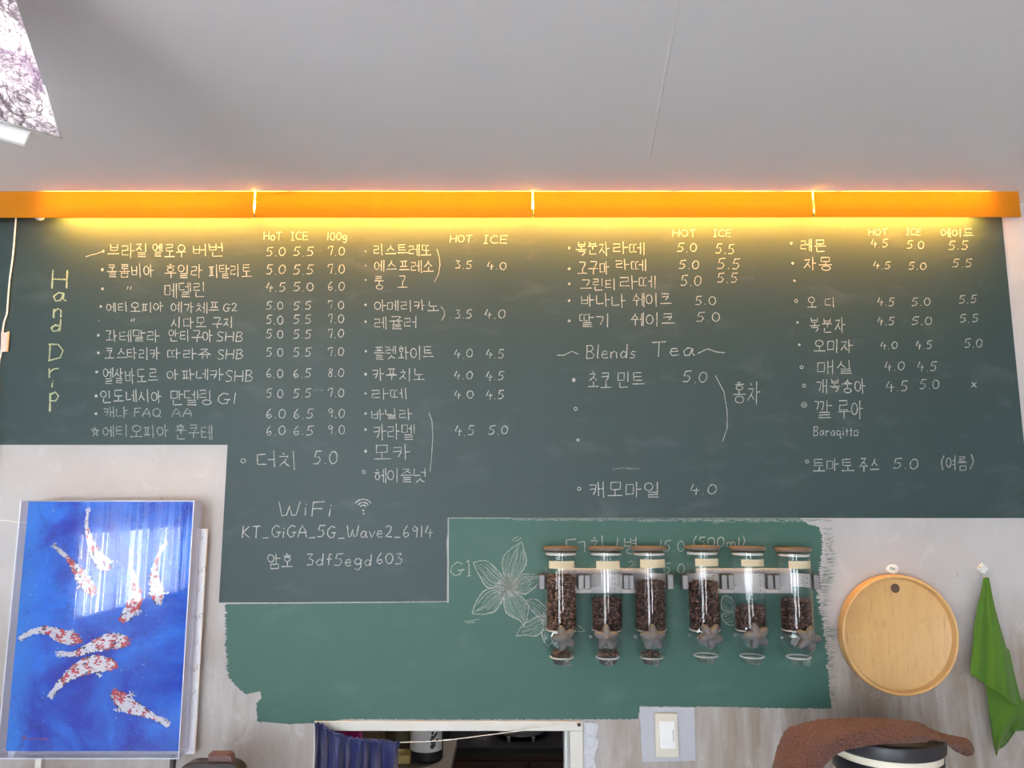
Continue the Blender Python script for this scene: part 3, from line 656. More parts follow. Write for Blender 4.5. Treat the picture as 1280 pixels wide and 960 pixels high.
bean_base = bmesh.new(); bmesh.ops.create_icosphere(bean_base, subdivisions=1, radius=1)
for v in bean_base.verts: v.co = Vector((v.co.x*.55, v.co.y*(.42 if v.co.y > 0 else .32), v.co.z*.78))
bean_base.verts.index_update()
BV = [v.co.copy() for v in bean_base.verts]; BF = [tuple(v.index for v in f.verts) for f in bean_base.faces]; bean_base.free()
def add_bean(mb, p, s, r):
    M = Matrix.Rotation(r.uniform(0, 6.28), 3, 'Z') @ Matrix.Rotation(r.uniform(-1.2, 1.2), 3, 'X') @ Matrix.Rotation(r.uniform(0, 6.28), 3, 'Y')
    mb.add([p+(M @ v)*s for v in BV], BF)
CY = 2.128; RAD = .0435
def knob_mesh(mb, c, rad, rot, h=.02):
    n = 60; rings = [(1.0, 0), (1.03, .25), (.98, .62), (.86, .86), (.66, .98), (.5, 1.03), (.36, 1.25), (.2, 1.42), (.0, 1.48)]
    vs = []; fs = []
    for q, (s, hh) in enumerate(rings):
        for k in range(n):
            a = 2*PI*k/n; lobe = .5+.5*math.cos(5*(a-rot))
            rr = rad*(.58+.42*lobe**.9) if s > .55 else rad*.62
            if .45 < s <= .55: rr = rad*.66
            vs.append(Vector(c)+Vector((rr*s*math.cos(a), -hh*h, rr*s*math.sin(a))))
    for q in range(len(rings)-1):
        for k in range(n): fs.append((q*n+k, q*n+(k+1) % n, (q+1)*n+(k+1) % n, (q+1)*n+k))
    fs.append(tuple(range(n))); mb.add(vs, fs)
clab = ['first coffee canister from the left, filled nearly to its paper tape', 'second coffee canister from the left, about one third full', 'third coffee canister from the left, well filled, beside the gap between the racks',
        'fourth coffee canister from the left, well filled, first in the right rack', 'fifth coffee canister from the left, middle of the right rack, with the lowest bean level', 'rightmost coffee canister, half full, beside the round wooden tray']
cans = [(701.5, 722, 0, .35, 700, 705, 822), (758, 752, 1, 0, 0, 758, 822), (812.5, 729, 1, .05, 0, 816, 822), (879.5, 731, 1, .62, 0, 888, 0), (936.5, 762, 1, .25, 0, 946, 0), (994, 753, 1, .95, 0, 1010, 0)]
def rack(c0, c1, label):
    xs = [P(c[0], 727, CY).x for c in cans[c0:c1]]
    root = thing('dispenser_rack', label, 'rack', ((xs[0]+xs[-1])/2, WY, P(800, 727, WY).z), 'wall racks holding the coffee canisters')
    zt_, zb_ = P(760, 710.5, WY-.01).z, P(760, 741.5, WY-.01).z
    m = MB(); m.box((xs[0]-.005, WY-.014, zb_), (xs[-1]+.012, WY-.002, zt_), .003); m.build('backplate', STEELW, root)
    zc = P(760, 727, CY).z
    for x in xs:
        m = MB()
        for zz_ in (-.018, .018): pass
        n = 26; a0, a1 = .10, PI-.10
        ring_o = [(RAD+.008)*1.0, (RAD+.003)]
        vs = []; fs = []
        for k in range(n+1):
            a = a0+(a1-a0)*k/n
            for rr in (RAD+.003, RAD+.007):
                for z in (-.018, .018): vs.append(Vector((x+rr*math.cos(a), CY+rr*math.sin(a), zc+z)))
        for k in range(n):
            b = 4*k; q = b+4
            fs += [(b, b+1, q+1, q), (b+2, q+2, q+3, b+3), (b, q, q+2, b+2), (b+1, b+3, q+3, q+1)]
        fs += [(0, 2, 3, 1), (4*n, 4*n+1, 4*n+3, 4*n+2)]
        m.add(vs, fs); m.box((x-.02, CY+RAD+.004, zc-.016), (x+.02, WY-.013, zc+.016)); m.build('clamp', STEELW, root, True, 40)
        for s in (-1, 1):
            m = MB(); m.cur = 0
            m.box((x+s*(RAD+.002), CY-.016, zc-.018), (x+s*(RAD+.016), CY+.010, zc+.018), .0015)
            m.cur = 1; m.box((x+s*(RAD+.0015), CY-.012, zc-.0195), (x+s*(RAD+.0165), CY+.016, zc+.0195), .001)
            for q in range(6): m.box((x+s*(RAD+.0155), CY-.0165, zc-.017+q*.0065), (x+s*(RAD+.018), CY-.008, zc-.0135+q*.0065))
            m.build('clip', [plain('pale_grey_clip', (122, 118, 118), .4), GREYD], root)
rack(0, 3, 'white wall rack behind the three coffee canisters beside the chalk flower')
rack(3, 6, 'white wall rack behind the three coffee canisters nearest the wooden tray')
BOTz = {}
for i, (cx, bt, dark, rot, _, kx, sx) in enumerate(cans):
    x = P(cx, 740, CY).x; r = random.Random(20+i)
    ly = (682.5, 682.5, 682.5, 681.5, 682.5, 684)[i]
    zl = P(cx, ly+2, CY-.045).z; z_b = P(cx, 791, CY-.04).z; z_f = P(cx, 807, CY-.04).z; z_e = P(cx, 829+(0, 0, 0, -2, -1, 0)[i], CY).z
    root = thing('coffee_canister', clab[i], 'canister', (x, CY, z_e), 'clear coffee canisters on the wall')
    m = MB(); m.lathe((x, CY, 0), [(RAD+.001, zl-.010), (RAD+.004, zl-.007), (RAD+.0052, zl-.003), (RAD+.004, zl-.0005), (RAD-.004, zl)], 40); m.build('lid', LIDW, root, True, 50)
    m = MB(); m.lathe((x, CY, 0), [(RAD-.0035, zl-.022), (RAD-.002, zl-.021), (RAD-.002, zl-.0165), (RAD-.0035, zl-.0155)], 40); m.build('seal_ring', RINGW, root, True, 50)
    m = MB(); m.lathe((x, CY, 0), [(RAD-.002, zl-.013), (RAD, zl-.013), (RAD, z_b), (RAD, z_f), (RAD-.002, z_f-.010), (RAD-.006, z_f-.020), (RAD-.0125, z_f-.031), (RAD-.019, z_e+.006)], 40, False, False)
    m.build('clear_body', CLEAR, root, True, 50)
    # paper tape wrapped on the front
    tw = (.85, .78, .86, .80, .78, .76)[i]; to = (.0, .05, .12, .12, .1, .12)[i]; tz0, tz1 = P(cx, 712+(-1, 0, -2, -4, -4, -1)[i], CY-RAD).z, P(cx, 701.5+(0, 0, -2, -3, -2, 0)[i], CY-RAD).z
    m = MB(); m.lathe((x, CY, 0), [(RAD+.0012, tz0), (RAD+.0012, tz1)], 14, arc=(-PI/2+to-tw, -PI/2+to+tw)); tp = m.build('tape_label', TAPE, root, True)
    m = MB()
    for q in range(9):
        a = -PI/2+to-.4+q*.1; a2 = a+r.uniform(-.05, .05); rr = RAD+.0018; zq = (tz0+tz1)/2
        p0 = Vector((x+rr*math.cos(a), CY+rr*math.sin(a), zq+r.uniform(-.007, .007))); p1_ = Vector((x+rr*math.cos(a2), CY+rr*math.sin(a2), zq+r.uniform(-.007, .007)))
        m.add([p0, p1_, p1_+Vector((0, 0, .0008)), p0+Vector((0, 0, .0008))], [(0, 1, 2, 3)])
    m.build('pencil_mark', INK, tp)
    # measuring dots up the front
    m = MB()
    for q in range(11):
        a = -PI/2+.42; zq = tz0-.012-q*.0125
        if zq < z_b+.02: break
        p0 = Vector((x+(RAD+.0008)*math.cos(a), CY+(RAD+.0008)*math.sin(a), zq)); m.box(p0-Vector((.0012, .0006, .0012)), p0+Vector((.0012, .0006, .0012)))
    m.build('scale_mark', GREYD, root)
    # beans
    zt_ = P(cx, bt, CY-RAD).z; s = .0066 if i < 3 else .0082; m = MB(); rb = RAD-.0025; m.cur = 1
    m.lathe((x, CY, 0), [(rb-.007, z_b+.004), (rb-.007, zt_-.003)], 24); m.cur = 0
    z = z_b+.004; row = 0
    while z < zt_:
        n = int(2*PI*rb/(s*1.18))
        for k in range(n):
            a = 2*PI*(k+.5*(row % 2))/n+r.uniform(-.06, .06); rr = rb-.004+r.uniform(-.0012, .0010)-s*.25
            add_bean(m, Vector((x+rr*math.cos(a), CY+rr*math.sin(a), z+r.uniform(-.0015, .0015))), s*r.uniform(.9, 1.1), r)
        z += s*1.0; row += 1
    for k in range(70):
        a = r.uniform(0, 6.28); rr = (rb-.006)*math.sqrt(r.random()); add_bean(m, Vector((x+rr*math.cos(a), CY+rr*math.sin(a), zt_+r.uniform(-.003, .003))), s, r)
    bo = m.build('coffee_beans', [BEAN2 if dark else BEAN, BEANGAP], root, True); bo['kind'] = 'stuff'
    # sloping white gate under the beans
    m = MB(); m.lathe((x, CY, 0), [(RAD-.003, z_b+.0005), (RAD-.0015, z_b+.003), (RAD-.004, z_b+.0035)], 36, False, False); m.build('gate_ring', RINGW, root, True)
    # loose beans in the lower chamber
    if i < 3:
        m = MB()
        for k in range((90, 60, 40)[i]):
            a = r.uniform(0, 6.28); rr = .026*math.sqrt(r.random()); add_bean(m, Vector((x+rr*math.cos(a), CY+rr*math.sin(a), z_e+.018+r.uniform(0, .014))), s, r)
        bo = m.build('chamber_beans', BEAN, root, True); bo['kind'] = 'stuff'
    m = MB(); m.lathe((x, CY, 0), [(.030, z_e+.014), (.0325, z_e+.0155), (.0325, z_e+.018), (.030, z_e+.018)], 32, False, False); m.build('outlet_ring', RINGW, root, True)
    m = MB(); m.lathe((x, CY, 0), [(.022, z_e), (.0265, z_e+.012), (.02, z_e+.0121)], 28, True, True); m.build('outlet', GREYD if i < 3 else CLEAR2, root, True, 50)
    # clear chute flap at the front
    xs_ = x+(.011, .0, .006, .003, .004, .009)[i]
    m = MB(); yf = CY-.034
    m.box((xs_-.010, yf-.002, z_e-.002), (xs_+.010, yf+.012, z_e+.020), .002); m.box((xs_-.006, yf-.006, z_e+.012), (xs_+.006, yf, z_e+.022), .0015); m.build('chute_flap', CLEAR2, root)
    # paddle housing lugs and knob
    zk = P(kx, 796+(1, 0, 0, -2, -2, 2)[i], CY-.05).z
    m = MB(); m.box((x-RAD-.006, CY-.012, zk-.012), (x-RAD+.006, CY+.004, zk-.002), .002); m.build('lug', CLEAR2, root)
    xk = P(kx, 797, CY-.055).x
    Mx = Matrix.Rotation(PI/2, 3, 'X'); m = MB(); m.lathe((x, CY+.03, zk-.004), [(.0, 0), (.029, 0), (.030, .004), (.030, .055), (.029, .062), (.014, .064)], 28, False, False, Mx); m.build('paddle_housing', CLEAR2, root, True, 40)
    m = MB(); m.lathe((xk, CY-RAD-.004, zk), [(.008, -.03), (.008, .006)], 16, M=Mx)
    m.build('spindle', GREYP, root, True, 50)
    m = MB(); knob_mesh(m, (xk, CY-RAD-.008, zk), .033, PI/2+rot); m.build('knob', GREYP, root, True, 55)
    # paddle behind the knob
    m = MB()
    for q in range(3):
        a = rot+q*PI/3; d = Vector((math.cos(a), 0, math.sin(a)))*.026; pz = Vector((x, CY, zk-.004)); n2 = Vector((-math.sin(a), 0, math.cos(a)))*.0012
        m.prism([pz-d-n2-Vector((0, .018, 0)), pz+d-n2-Vector((0, .018, 0)), pz+d+n2-Vector((0, .018, 0)), pz-d+n2-Vector((0, .018, 0))], (0, .036, 0))
    m.build('paddle', plain('pale_paddle', (170, 166, 160), .5), root)

# ------------------------------------------------------------------ koi painting
def m_koi():
    t = NT('painted_water'); c = t.coord(); n = t.noise(c, 5, 6, .6, .8); n2 = t.noise(c, 16, 5, .65, 1.2)
    col = t.mix(t.ramp(n, [(.40, (0, 0, 0)), (.60, (1, 1, 1))]), lin((3, 38, 158)), lin((22, 104, 206)))
    sep = t.new('ShaderNodeSeparateXYZ'); t.link(c, sep.inputs[0])
    mr = t.new('ShaderNodeMapRange'); mr.inputs[1].default_value = -.215; mr.inputs[2].default_value = -.165; mr.inputs[3].default_value = .75; mr.inputs[4].default_value = 0; t.link(sep.outputs[0], mr.inputs[0])
    col = t.mix(mr.outputs[0], col, lin((34, 116, 200)))
    dk = t.ramp(n2, [(.60, (0, 0, 0)), (.72, (.55, .55, .55))]); col = t.mix(dk, col, lin((10, 30, 110)))
    sp = t.ramp(t.noise(c, 34, 4, .7), [(.68, (0, 0, 0)), (.73, (.8, .8, .8))]); col = t.mix(sp, col, lin((90, 150, 205)))
    t.link(col, t.b.inputs['Base Color']); t.b.inputs['Roughness'].default_value = .5; t.b.inputs['Specular IOR Level'].default_value = .22
    t.bump(t.mix(.5, n2, t.noise(c, 60, 4, .7)), 1.0, .009); return t.m
CF = 2.115                                                     # canvas front
c_l, c_r = P(20.5, 790, CF).x, P(233.5, 790, CF).x
c_t, c_b = P(139, 627, CF).z, P(116, 939, CF).z
pr = thing('koi_painting', 'blue painting of red and white koi under a clear acrylic cover', 'painting', ((c_l+c_r)/2, CF+.03, c_b-.02))
m = MB(); m.box((c_l, CF, c_b), (c_r, CF+.003, c_t), .001); m.build('canvas', m_koi(), pr)
m = MB(); m.box((c_l+.001, CF+.003, c_b+.001), (c_r-.001, CF+.043, c_t-.001)); m.build('canvas_edge', plain('lilac_canvas_edge', (172, 174, 204), .7), pr)
KR = plain('koi_red_paint', (176, 26, 36), .5, nz=(90, (196, 62, 62))); KW = plain('koi_white_paint', (226, 220, 220), .5, nz=(90, (204, 196, 202))); KD = plain('koi_dark_paint', (44, 38, 72), .5)
def kz(p): return (p[0]/2.667, 600+p[1]/2.667)
fish = [([(293, 100, 4), (289, 150, 6), (300, 200, 13), (320, 250, 18), (345, 278, 27), (352, 300, 18)], [(372, 280, 20)]), ([(178, 218, 7), (225, 260, 7), (255, 300, 16), (285, 340, 25), (314, 380, 14)], [(262, 358, 14)]),
 ([(555, 207, 6), (520, 270, 6), (514, 330, 18), (524, 370, 25), (526, 412, 12)], [(546, 376, 12), (504, 376, 8)]), ([(438, 285, 3), (450, 350, 14), (452, 400, 22), (432, 440, 22), (405, 472, 12)], [(458, 440, 12)]),
 ([(68, 528, 9), (112, 505, 9), (160, 502, 15), (205, 522, 24), (250, 530, 20), (270, 532, 10)], [(235, 505, 10)]), ([(195, 578, 10), (250, 580, 10), (300, 560, 19), (350, 542, 27), (400, 536, 26), (432, 541, 12)], [(380, 515, 10)]),
 ([(168, 722, 10), (200, 680, 11), (238, 648, 20), (285, 620, 29), (335, 613, 30), (388, 617, 14)], [(330, 650, 12)]), ([(562, 814, 11), (505, 786, 11), (450, 762, 25), (410, 738, 29), (376, 706, 15)], [(440, 716, 12), (390, 766, 12)])]
rk = random.Random(11)
def dab(mb, x, y, s, ang, mi, dpt):
    mb.cur = mi; n = 7; pts = []
    el = rk.uniform(1.2, 2.4)
    for k in range(n):
        a = 2*PI*k/n; rr = s*rk.uniform(.65, 1.15); ux, uy = rr*el*math.cos(a), rr*math.sin(a)
        pts.append((x+ux*math.cos(ang)-uy*math.sin(ang), y+ux*math.sin(ang)+uy*math.cos(ang)))
    ys = CF-dpt; top = [P(px, py, ys) for px, py in pts]; cpt = P(x, y, ys-.0012); base = [P(px, py, CF-.0001) for px, py in pts]
    mb.add(top+[cpt]+base, [(k, (k+1) % n, n) for k in range(n)]+[(k, (k+1) % n, n+1+(k+1) % n, n+1+k) for k in range(n)])
for sp, fins in fish:
    m = MB(); C_ = resamp(bez([kz(p[:2])+(p[2]/2.667,) for p in sp]), 40)
    up_, dn_ = [], []
    for k, q in enumerate(C_):
        b = C_[min(k+1, 40)]; a = C_[max(k-1, 0)]; ang = math.atan2(b[1]-a[1], b[0]-a[0]); hw = max(.9, q[2]*.88)*(1 if k < 39 else .4)
        up_.append(P(q[0]+hw*math.sin(ang), q[1]-hw*math.cos(ang), CF-.0004)); dn_.append(P(q[0]-hw*math.sin(ang), q[1]+hw*math.cos(ang), CF-.0004))
    m.grid([up_, dn_])
    for k, q in enumerate(C_):
        b = C_[min(k+1, 40)]; a = C_[max(k-1, 0)]; ang = math.atan2(b[1]-a[1], b[0]-a[0]); hw = max(.9, q[2]*.98); redz = noise.noise(Vector((q[0]*.11, q[1]*.11, 3)))+(.28 if k > 34 else 0)
        for j in range(4+int(hw*.9)):
            off = rk.uniform(-1, 1)*hw; x, y = q[0]-off*math.sin(ang), q[1]+off*math.cos(ang)
            u = rk.random(); nz = noise.noise(Vector((x*.16, y*.16, 7)))
            mi = 2 if u < (.34 if abs(off) > hw*.7 else .08) else (1 if (redz+nz*.7 > .1 and k > 8) else 0)
            if k <= 6 and mi == 1: mi = 0
            dab(m, x, y, rk.uniform(.55, 1.35)*(1 if hw > 3 else .75), ang+rk.uniform(-.6, .6), mi, rk.uniform(.0005, .0022))
    for fx, fy, fr in fins:
        x, y = kz((fx, fy))
        for j in range(14): dab(m, x+rk.gauss(0, fr*.16), y+rk.gauss(0, fr*.14), rk.uniform(.5, 1.1), rk.uniform(0, 3), 0 if rk.random() < .86 else 2, rk.uniform(.0005, .002))
    x, y = C_[0][:2]
    for j in range(12): dab(m, x+rk.gauss(0, 2), y+rk.gauss(0, 1.8), rk.uniform(.4, .9), rk.uniform(0, 3), 0 if rk.random() < .8 else 2, .001)
    m.build('painted_fish', [KW, KR, KD], pr, True, 30)
m = MB()
for k in range(760):
    x, y = rk.uniform(30, 232), rk.gauss(800, 70)
    if not 632 < y < 935 or x < 40-(y-628)*.09+4 or x > 243-(y-628)*.055-5: continue
    dab(m, x, y, rk.uniform(.25, .8), rk.uniform(-.8, .5), 0 if rk.random() < .08 else (1 if rk.random() < .55 else 2), rk.uniform(.0006, .0018))
m.build('paint_ripples', [plain('pale_blue_paint', (110, 165, 210), .4), plain('mid_blue_paint', (18, 70, 180), .4), plain('deep_blue_paint', (10, 28, 110), .4)], pr, True, 30)
m = MB(); SIG = [(28, 925), (31, 919), (33, 925), (35, 922), (37, 925), (39, 922.5), (41, 925), (43, 922), (45, 925), (47, 922), (49, 925), (51, 922.5), (53, 925), (56, 923), (61, 924.5)]
m.ribbon(SIG, 1.5, CF-.0004); m.ribbon([(29, 923.5), (34, 923)], 1, CF-.0004); m.build('signature', plain('red_signature_paint', (140, 44, 84), .5), pr)
# acrylic cover: five clear sheets
g0, g1 = CF-.012, CF+.045; mg = .012
xa, xb, za, zb_ = c_l-mg, c_r+.004, c_b-.014, c_t+.003
m = MB(); m.box((xa, g0-.003, za), (xb, g0, zb_)); m.build('cover_front', COVER, pr)
m = MB(); m.box((xa, g0, za), (xa+.003, g1, zb_)); m.box((xb-.003, g0, za), (xb, g1, zb_)); m.box((xa, g0, za), (xb, g1, za+.003)); m.box((xa, g0, zb_-.003), (xb, g1, zb_)); m.build('cover_sides', LILAC, pr)
m = MB()
for p_, q_ in (((xb, za), (xb, zb_)), ((xa, za), (xb, za)), ((xa, za), (xa, zb_))): m.tube([(p_[0], g0-.002, p_[1]), (q_[0], g0-.002, q_[1])], .0011, 6)
m.build('polished_edge', plain('polished_acrylic_edge', (226, 232, 240), .2), pr)
m = MB(); m.box((c_l-.004, g1, c_b-.006), (c_r+.002, g1+.006, c_t-.004)); m.build('backing_board', plain('grey_backing', (176, 176, 192), .8), pr)
# white wrapped board behind
fx1 = P(256.5, 700, 2.168).x; fz1, fz0 = P(250, 661, 2.172).z, za-.01
fb = thing('foam_board', 'white edged board with scribbled lettering propped between the koi painting and the wall', 'board', (fx1-.25, 2.183, fz0))
m = MB(); m.box((xa-.014, 2.168, fz0), (fx1, 2.178, fz1), .001); m.build('board', plain('white_board_edge', (226, 230, 240), .6), fb)
m = MB()
for yy_ in (712, 770, 834):
    for st in ([(0, 0), (0, 6), (3, 6)], [(8, 0), (4.5, 0), (4.5, 6), (8, 6)], [(4.5, 3), (7, 3)], [(12.5, .5), (10, 0), (9.5, 2), (12, 4), (11, 6), (9, 5.5)]):
        x0 = 245.5+(834-yy_)*-.0+ (712-yy_)*.05
        m.ribbon([(x0+p[0]*.8+3, yy_+p[1]*.9-p[0]*.35) for p in st], .5, 2.1672)
for yy_ in (676, 741, 806, 868): m.ribbon([(243+(676-yy_)*.05+k*2.2, yy_+4-abs(k-2)*.2-k*k*.35) for k in range(6)], .45, 2.1672)
m.build('scribble', plain('pencil_line', (90, 88, 92), .8), fb)
# stand carrying the painting
st = thing('picture_stand', 'stand with a white post and a black post under the koi painting', 'stand', ((c_l+c_r)/2, 2.13, .9))
m = MB(); a = P(43.5, 952, 2.10); b = P(51.5, 952, 2.10); m.box((a.x, 2.10, .9), (b.x, 2.12, za), .002); m.build('white_post', WHITE, st)
m = MB(); a = P(212, 952, 2.12); b = P(217.5, 952, 2.12); m.box((a.x, 2.12, .9), (b.x, 2.135, za), .002); m.build('black_post', BLACKP, st)

# worktops carrying the things below the frame
WOOD = plain('worktop_wood', (150, 116, 84), .5, nz=(8, (128, 96, 68)))
def worktop(x0, x1, y0, z, label):
    t = thing('worktop', label, 'counter', ((x0+x1)/2, (y0+WY)/2, 0))
    m = MB(); m.box((x0, y0, z-.03), (x1, WY-.002, z), .004); m.build('top', WOOD, t)
    for xx in (x0+.02, x1-.06):
        for yy_ in (y0+.02, WY-.06): m = MB(); m.box((xx, yy_, 0), (xx+.04, yy_+.04, z-.03), .003); m.build('leg', WHITE, t)
worktop(-1.75, -.66, 1.55, .90, 'wooden counter under the koi painting')
worktop(.72, 1.85, 1.55, .90, 'wooden counter under the lidded bin')

# dark brown case in front of the painting's corner
CASE = plain('dark_brown_vinyl', (44, 34, 31), .3, 0, .4, (6, (54, 42, 37)))
cb = thing('carry_case', 'dark brown case with a low handle standing beside the koi painting', 'case', (P(275, 950, 2.0).x, 1.98, .9))
x0, x1c = P(232, 952, 2.0).x, P(311, 952, 2.0).x; zt_ = P(275, 947, 2.0).z
prof = []
rr = .035
for k in range(7): a = PI-k*PI/12; prof.append((x0+rr+rr*math.cos(a), zt_-rr+rr*math.sin(a)))
for k in range(7): a = PI/2-k*PI/12; prof.append((x1c-rr+rr*math.cos(a), zt_-rr+rr*math.sin(a)))
prof += [(x1c+.012, .9), (x0-.012, .9)]
m = MB(); m.prism([(x, 1.955, z) for x, z in prof], (0, .045, 0)); o = m.build('shell', CASE, cb, True, 40); MOD(o, 'BEVEL', width=.006, segments=3, limit_method='ANGLE')
m = MB(); m.tube([(x, 1.9625, z+.0005) for x, z in prof[:14]], .0018, 6); m.build('seam', plain('dark_seam', (34, 26, 26), .5), cb, True)
ha, hb = P(262, 946, 1.98).x, P(292, 946, 1.98).x
m = MB(); hz = P(275, 941.5, 1.98).z
m.prism([(ha, 1.966, zt_-.004), (ha+.004, 1.966, hz), (hb-.004, 1.966, hz), (hb+.004, 1.966, zt_-.004)], (0, .026, 0)); m.box((ha+.002, 1.963, hz-.003), (hb-.008, 1.995, hz+.002), .001); m.build('handle', plain('reddish_brown_handle', (92, 58, 50), .4), cb)

# ------------------------------------------------------------------ cords
def cord(name, label, pts, r, mat, Y=None, cat='cord'):
    m = MB(); m.tube([P(*p) for p in bez(pts, 8)], r, 8); return tag(m.build(name, mat, None, True), label, cat)
sw = thing('hanging_cord', 'thin white cord hanging down the chalkboard with a pale pink tag at its end', 'cord', P(20, 274, 2.185))
m = MB(); m.tube([P(*p) for p in bez([(20, 272, 2.17), (18.5, 290, 2.185), (16, 320, 2.19), (12, 350, 2.19), (9.5, 380, 2.19), (8.5, 392, 2.19), (5, 403, 2.19), (3, 418, 2.188), (1.5, 440, 2.19), (-2, 470, 2.19), (-3, 600, 2.19)], 6)], .0024, 8); m.build('cord', PLASW, sw, True)
m = MB(); m.prism([P(1.5, 414.5, 2.182), P(4.5, 415.5, 2.182), P(8, 415.8, 2.182), P(9.8, 414, 2.182), P(8, 439, 2.182), P(1, 439.5, 2.182)], (0, .008, 0)); o = m.build('tag', plain('pale_pink_paper', (236, 214, 206), .7, nz=(120, (214, 176, 160))), sw)
cord('thin_wire', 'thin pale cord running along the plaster to the upper left of the koi painting', [(-10, 650, 2.197), (8, 651, 2.196), (22, 653, 2.196), (40, 653.5, 2.197)], .0016, PLASW)
m = MB(); m.lathe(P(49, 272.5, 2.13)+Vector((0, 0, 0)), [(.0, -.006), (.008, -.005), (.013, 0), (.013, .004)], 16); m.build('end_cap', PLASW, bpy.data.objects['light_cover'], True)

# ------------------------------------------------------------------ round tray
def m_wood():
    t = NT('tray_wood'); c = t.coord('Object', (14, 14, 1.1)); n = t.noise(c, 4, 6, .6, .6); n2 = t.noise(t.coord('Object', (40, 40, 3)), 5, 4, .7)
    col = t.mix(n, lin((198, 150, 90)), lin((216, 176, 118)))
    col = t.mix(t.ramp(n2, [(.58, (0, 0, 0)), (.72, (.55,)*3)]), col, lin((128, 84, 46)))
    st_ = t.noise(t.coord('Object', (1, 1, 1)), 7, 4, .6, .5); col = t.mix(t.ramp(st_, [(.55, (0, 0, 0)), (.75, (.4,)*3)]), col, lin((164, 110, 58)))
    t.link(col, t.b.inputs['Base Color']); t.b.inputs['Roughness'].default_value = .42; t.bump(n2, .1, .001); return t.m
TW = m_wood()
TYF = 2.155
tc = P(1126.5, 794, TYF); tr_ = (P(1200.0, 794, TYF).x-P(1053.5, 794, TYF).x)/2
ty = thing('round_tray', 'round light wooden serving tray hanging on the plaster wall beside the canisters', 'tray', (tc.x, WY, tc.z-tr_))
Mf = Matrix.Rotation(PI/2, 3, 'X')          # local z -> -y
m = MB(); dpt = WY-TYF-.003
m.lathe((tc.x, WY-.003, tc.z), [(tr_-.012, 0), (tr_-.004, .002), (tr_, .010), (tr_+.0005, dpt-.005), (tr_-.0015, dpt-.001), (tr_-.004, dpt), (tr_-.0075, dpt-.001), (tr_-.012, dpt-.018), (tr_-.02, dpt-.0225), (.0, dpt-.023)], 80, True, False, Mf)
o = m.build('tray_body', TW, ty, True, 35)
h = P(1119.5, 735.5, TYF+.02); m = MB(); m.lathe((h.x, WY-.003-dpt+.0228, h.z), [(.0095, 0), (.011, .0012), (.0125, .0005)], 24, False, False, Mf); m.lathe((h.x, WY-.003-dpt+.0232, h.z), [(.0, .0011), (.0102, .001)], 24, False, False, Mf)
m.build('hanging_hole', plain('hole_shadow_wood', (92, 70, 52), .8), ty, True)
hk = thing('wall_hook', 'oval white wall hook with a green motif above the round wooden tray', 'hook', P(1115, 711, WY), 'small white hooks on the plaster')
p = P(1115, 711, WY); m = MB(); m.lathe((p.x, WY-.0005, p.z), [(.017, 0), (.0175, .003), (.015, .0055), (0, .006)], 28, M=Mf @ Matrix.Diagonal((1, .72, 1))); m.build('plate', PLASW, hk, True, 50)
m = MB()
for s in ([(1112, 711), (1114, 708.5), (1116, 711), (1113, 712)], [(1115, 713), (1118, 710), (1119, 713)]): m.ribbon(s, 1.2, WY-.0072)
m.build('motif', plain('green_motif', (86, 142, 120), .5), hk)
m = MB(); m.tube([p+Vector((0, -.004, -.008)), p+Vector((0, -.006, -.022)), p+Vector((0, -.0125, -.022))], .0025, 8); m.build('peg', STEEL, hk, True)
hk = thing('wall_hook', 'diamond shaped white wall hook holding the green cloth', 'hook', P(1227, 711, WY), 'small white hooks on the plaster')
p = P(1227, 710.5, WY); m = MB(); m.lathe((p.x, WY-.0005, p.z), [(.0175, 0), (.0185, .004), (.015, .008), (0, .009)], 4, M=Mf); o = m.build('plate', PLASW, hk); MOD(o, 'BEVEL', width=.004, segments=3)
m = MB(); m.ribbon([(1223.5, 709.5), (1225.5, 709), (1226.5, 710.5)], 1.1, WY-.0098); m.ribbon([(1228.5, 708.5), (1231, 709)], .8, WY-.0098); m.ribbon([(1225, 713), (1227.5, 712)], .8, WY-.0098); m.build('motif', plain('olive_motif', (150, 158, 96), .5), hk)
m = MB(); m.tube([p+Vector((0, -.006, -.012)), P(1228, 722, 2.19), P(1229, 724.5, 2.178), P(1232, 722, 2.168)], .0026, 8); m.build('peg', STEEL, hk, True)

# ------------------------------------------------------------------ green cloth
def m_cloth(name, c1, c2, sc=60, bump=.25):
    t = NT(name); c = t.coord(); n = t.noise(c, 9, 4); w1 = t.noise(t.coord('Object', (900, 900, 300)), 1, 2); col = t.mix(n, lin(c1), lin(c2)); t.link(col, t.b.inputs['Base Color'])
    t.b.inputs['Roughness'].default_value = .9; t.b.inputs['Specular IOR Level'].default_value = .15; t.b.inputs['Sheen Weight'].default_value = .15; t.bump(w1, bump, .0015); return t.m
GREEN = m_cloth('green_cotton', (68, 102, 32), (82, 120, 42))
gc = thing('green_cloth', 'green cotton cloth hanging by a corner from the diamond shaped hook', 'cloth', P(1240, 944, 2.17))
def lerp2(a, b, t): return tuple(x+(y-x)*t for x, y in zip(a, b))
def panel(mb, left, right, n=28, mcols=14, dep=lambda u, v: 0, Y0=2.17):
    A = resamp(bez(left, 10), n); B = resamp(bez(right, 10), n); rows = []
    for i in range(n+1):
        rows.append([P(*lerp2(A[i][:2], B[i][:2], j/mcols), Y0-dep(j/mcols, i/n)) for j in range(mcols+1)])
    mb.grid(rows)
m = MB()
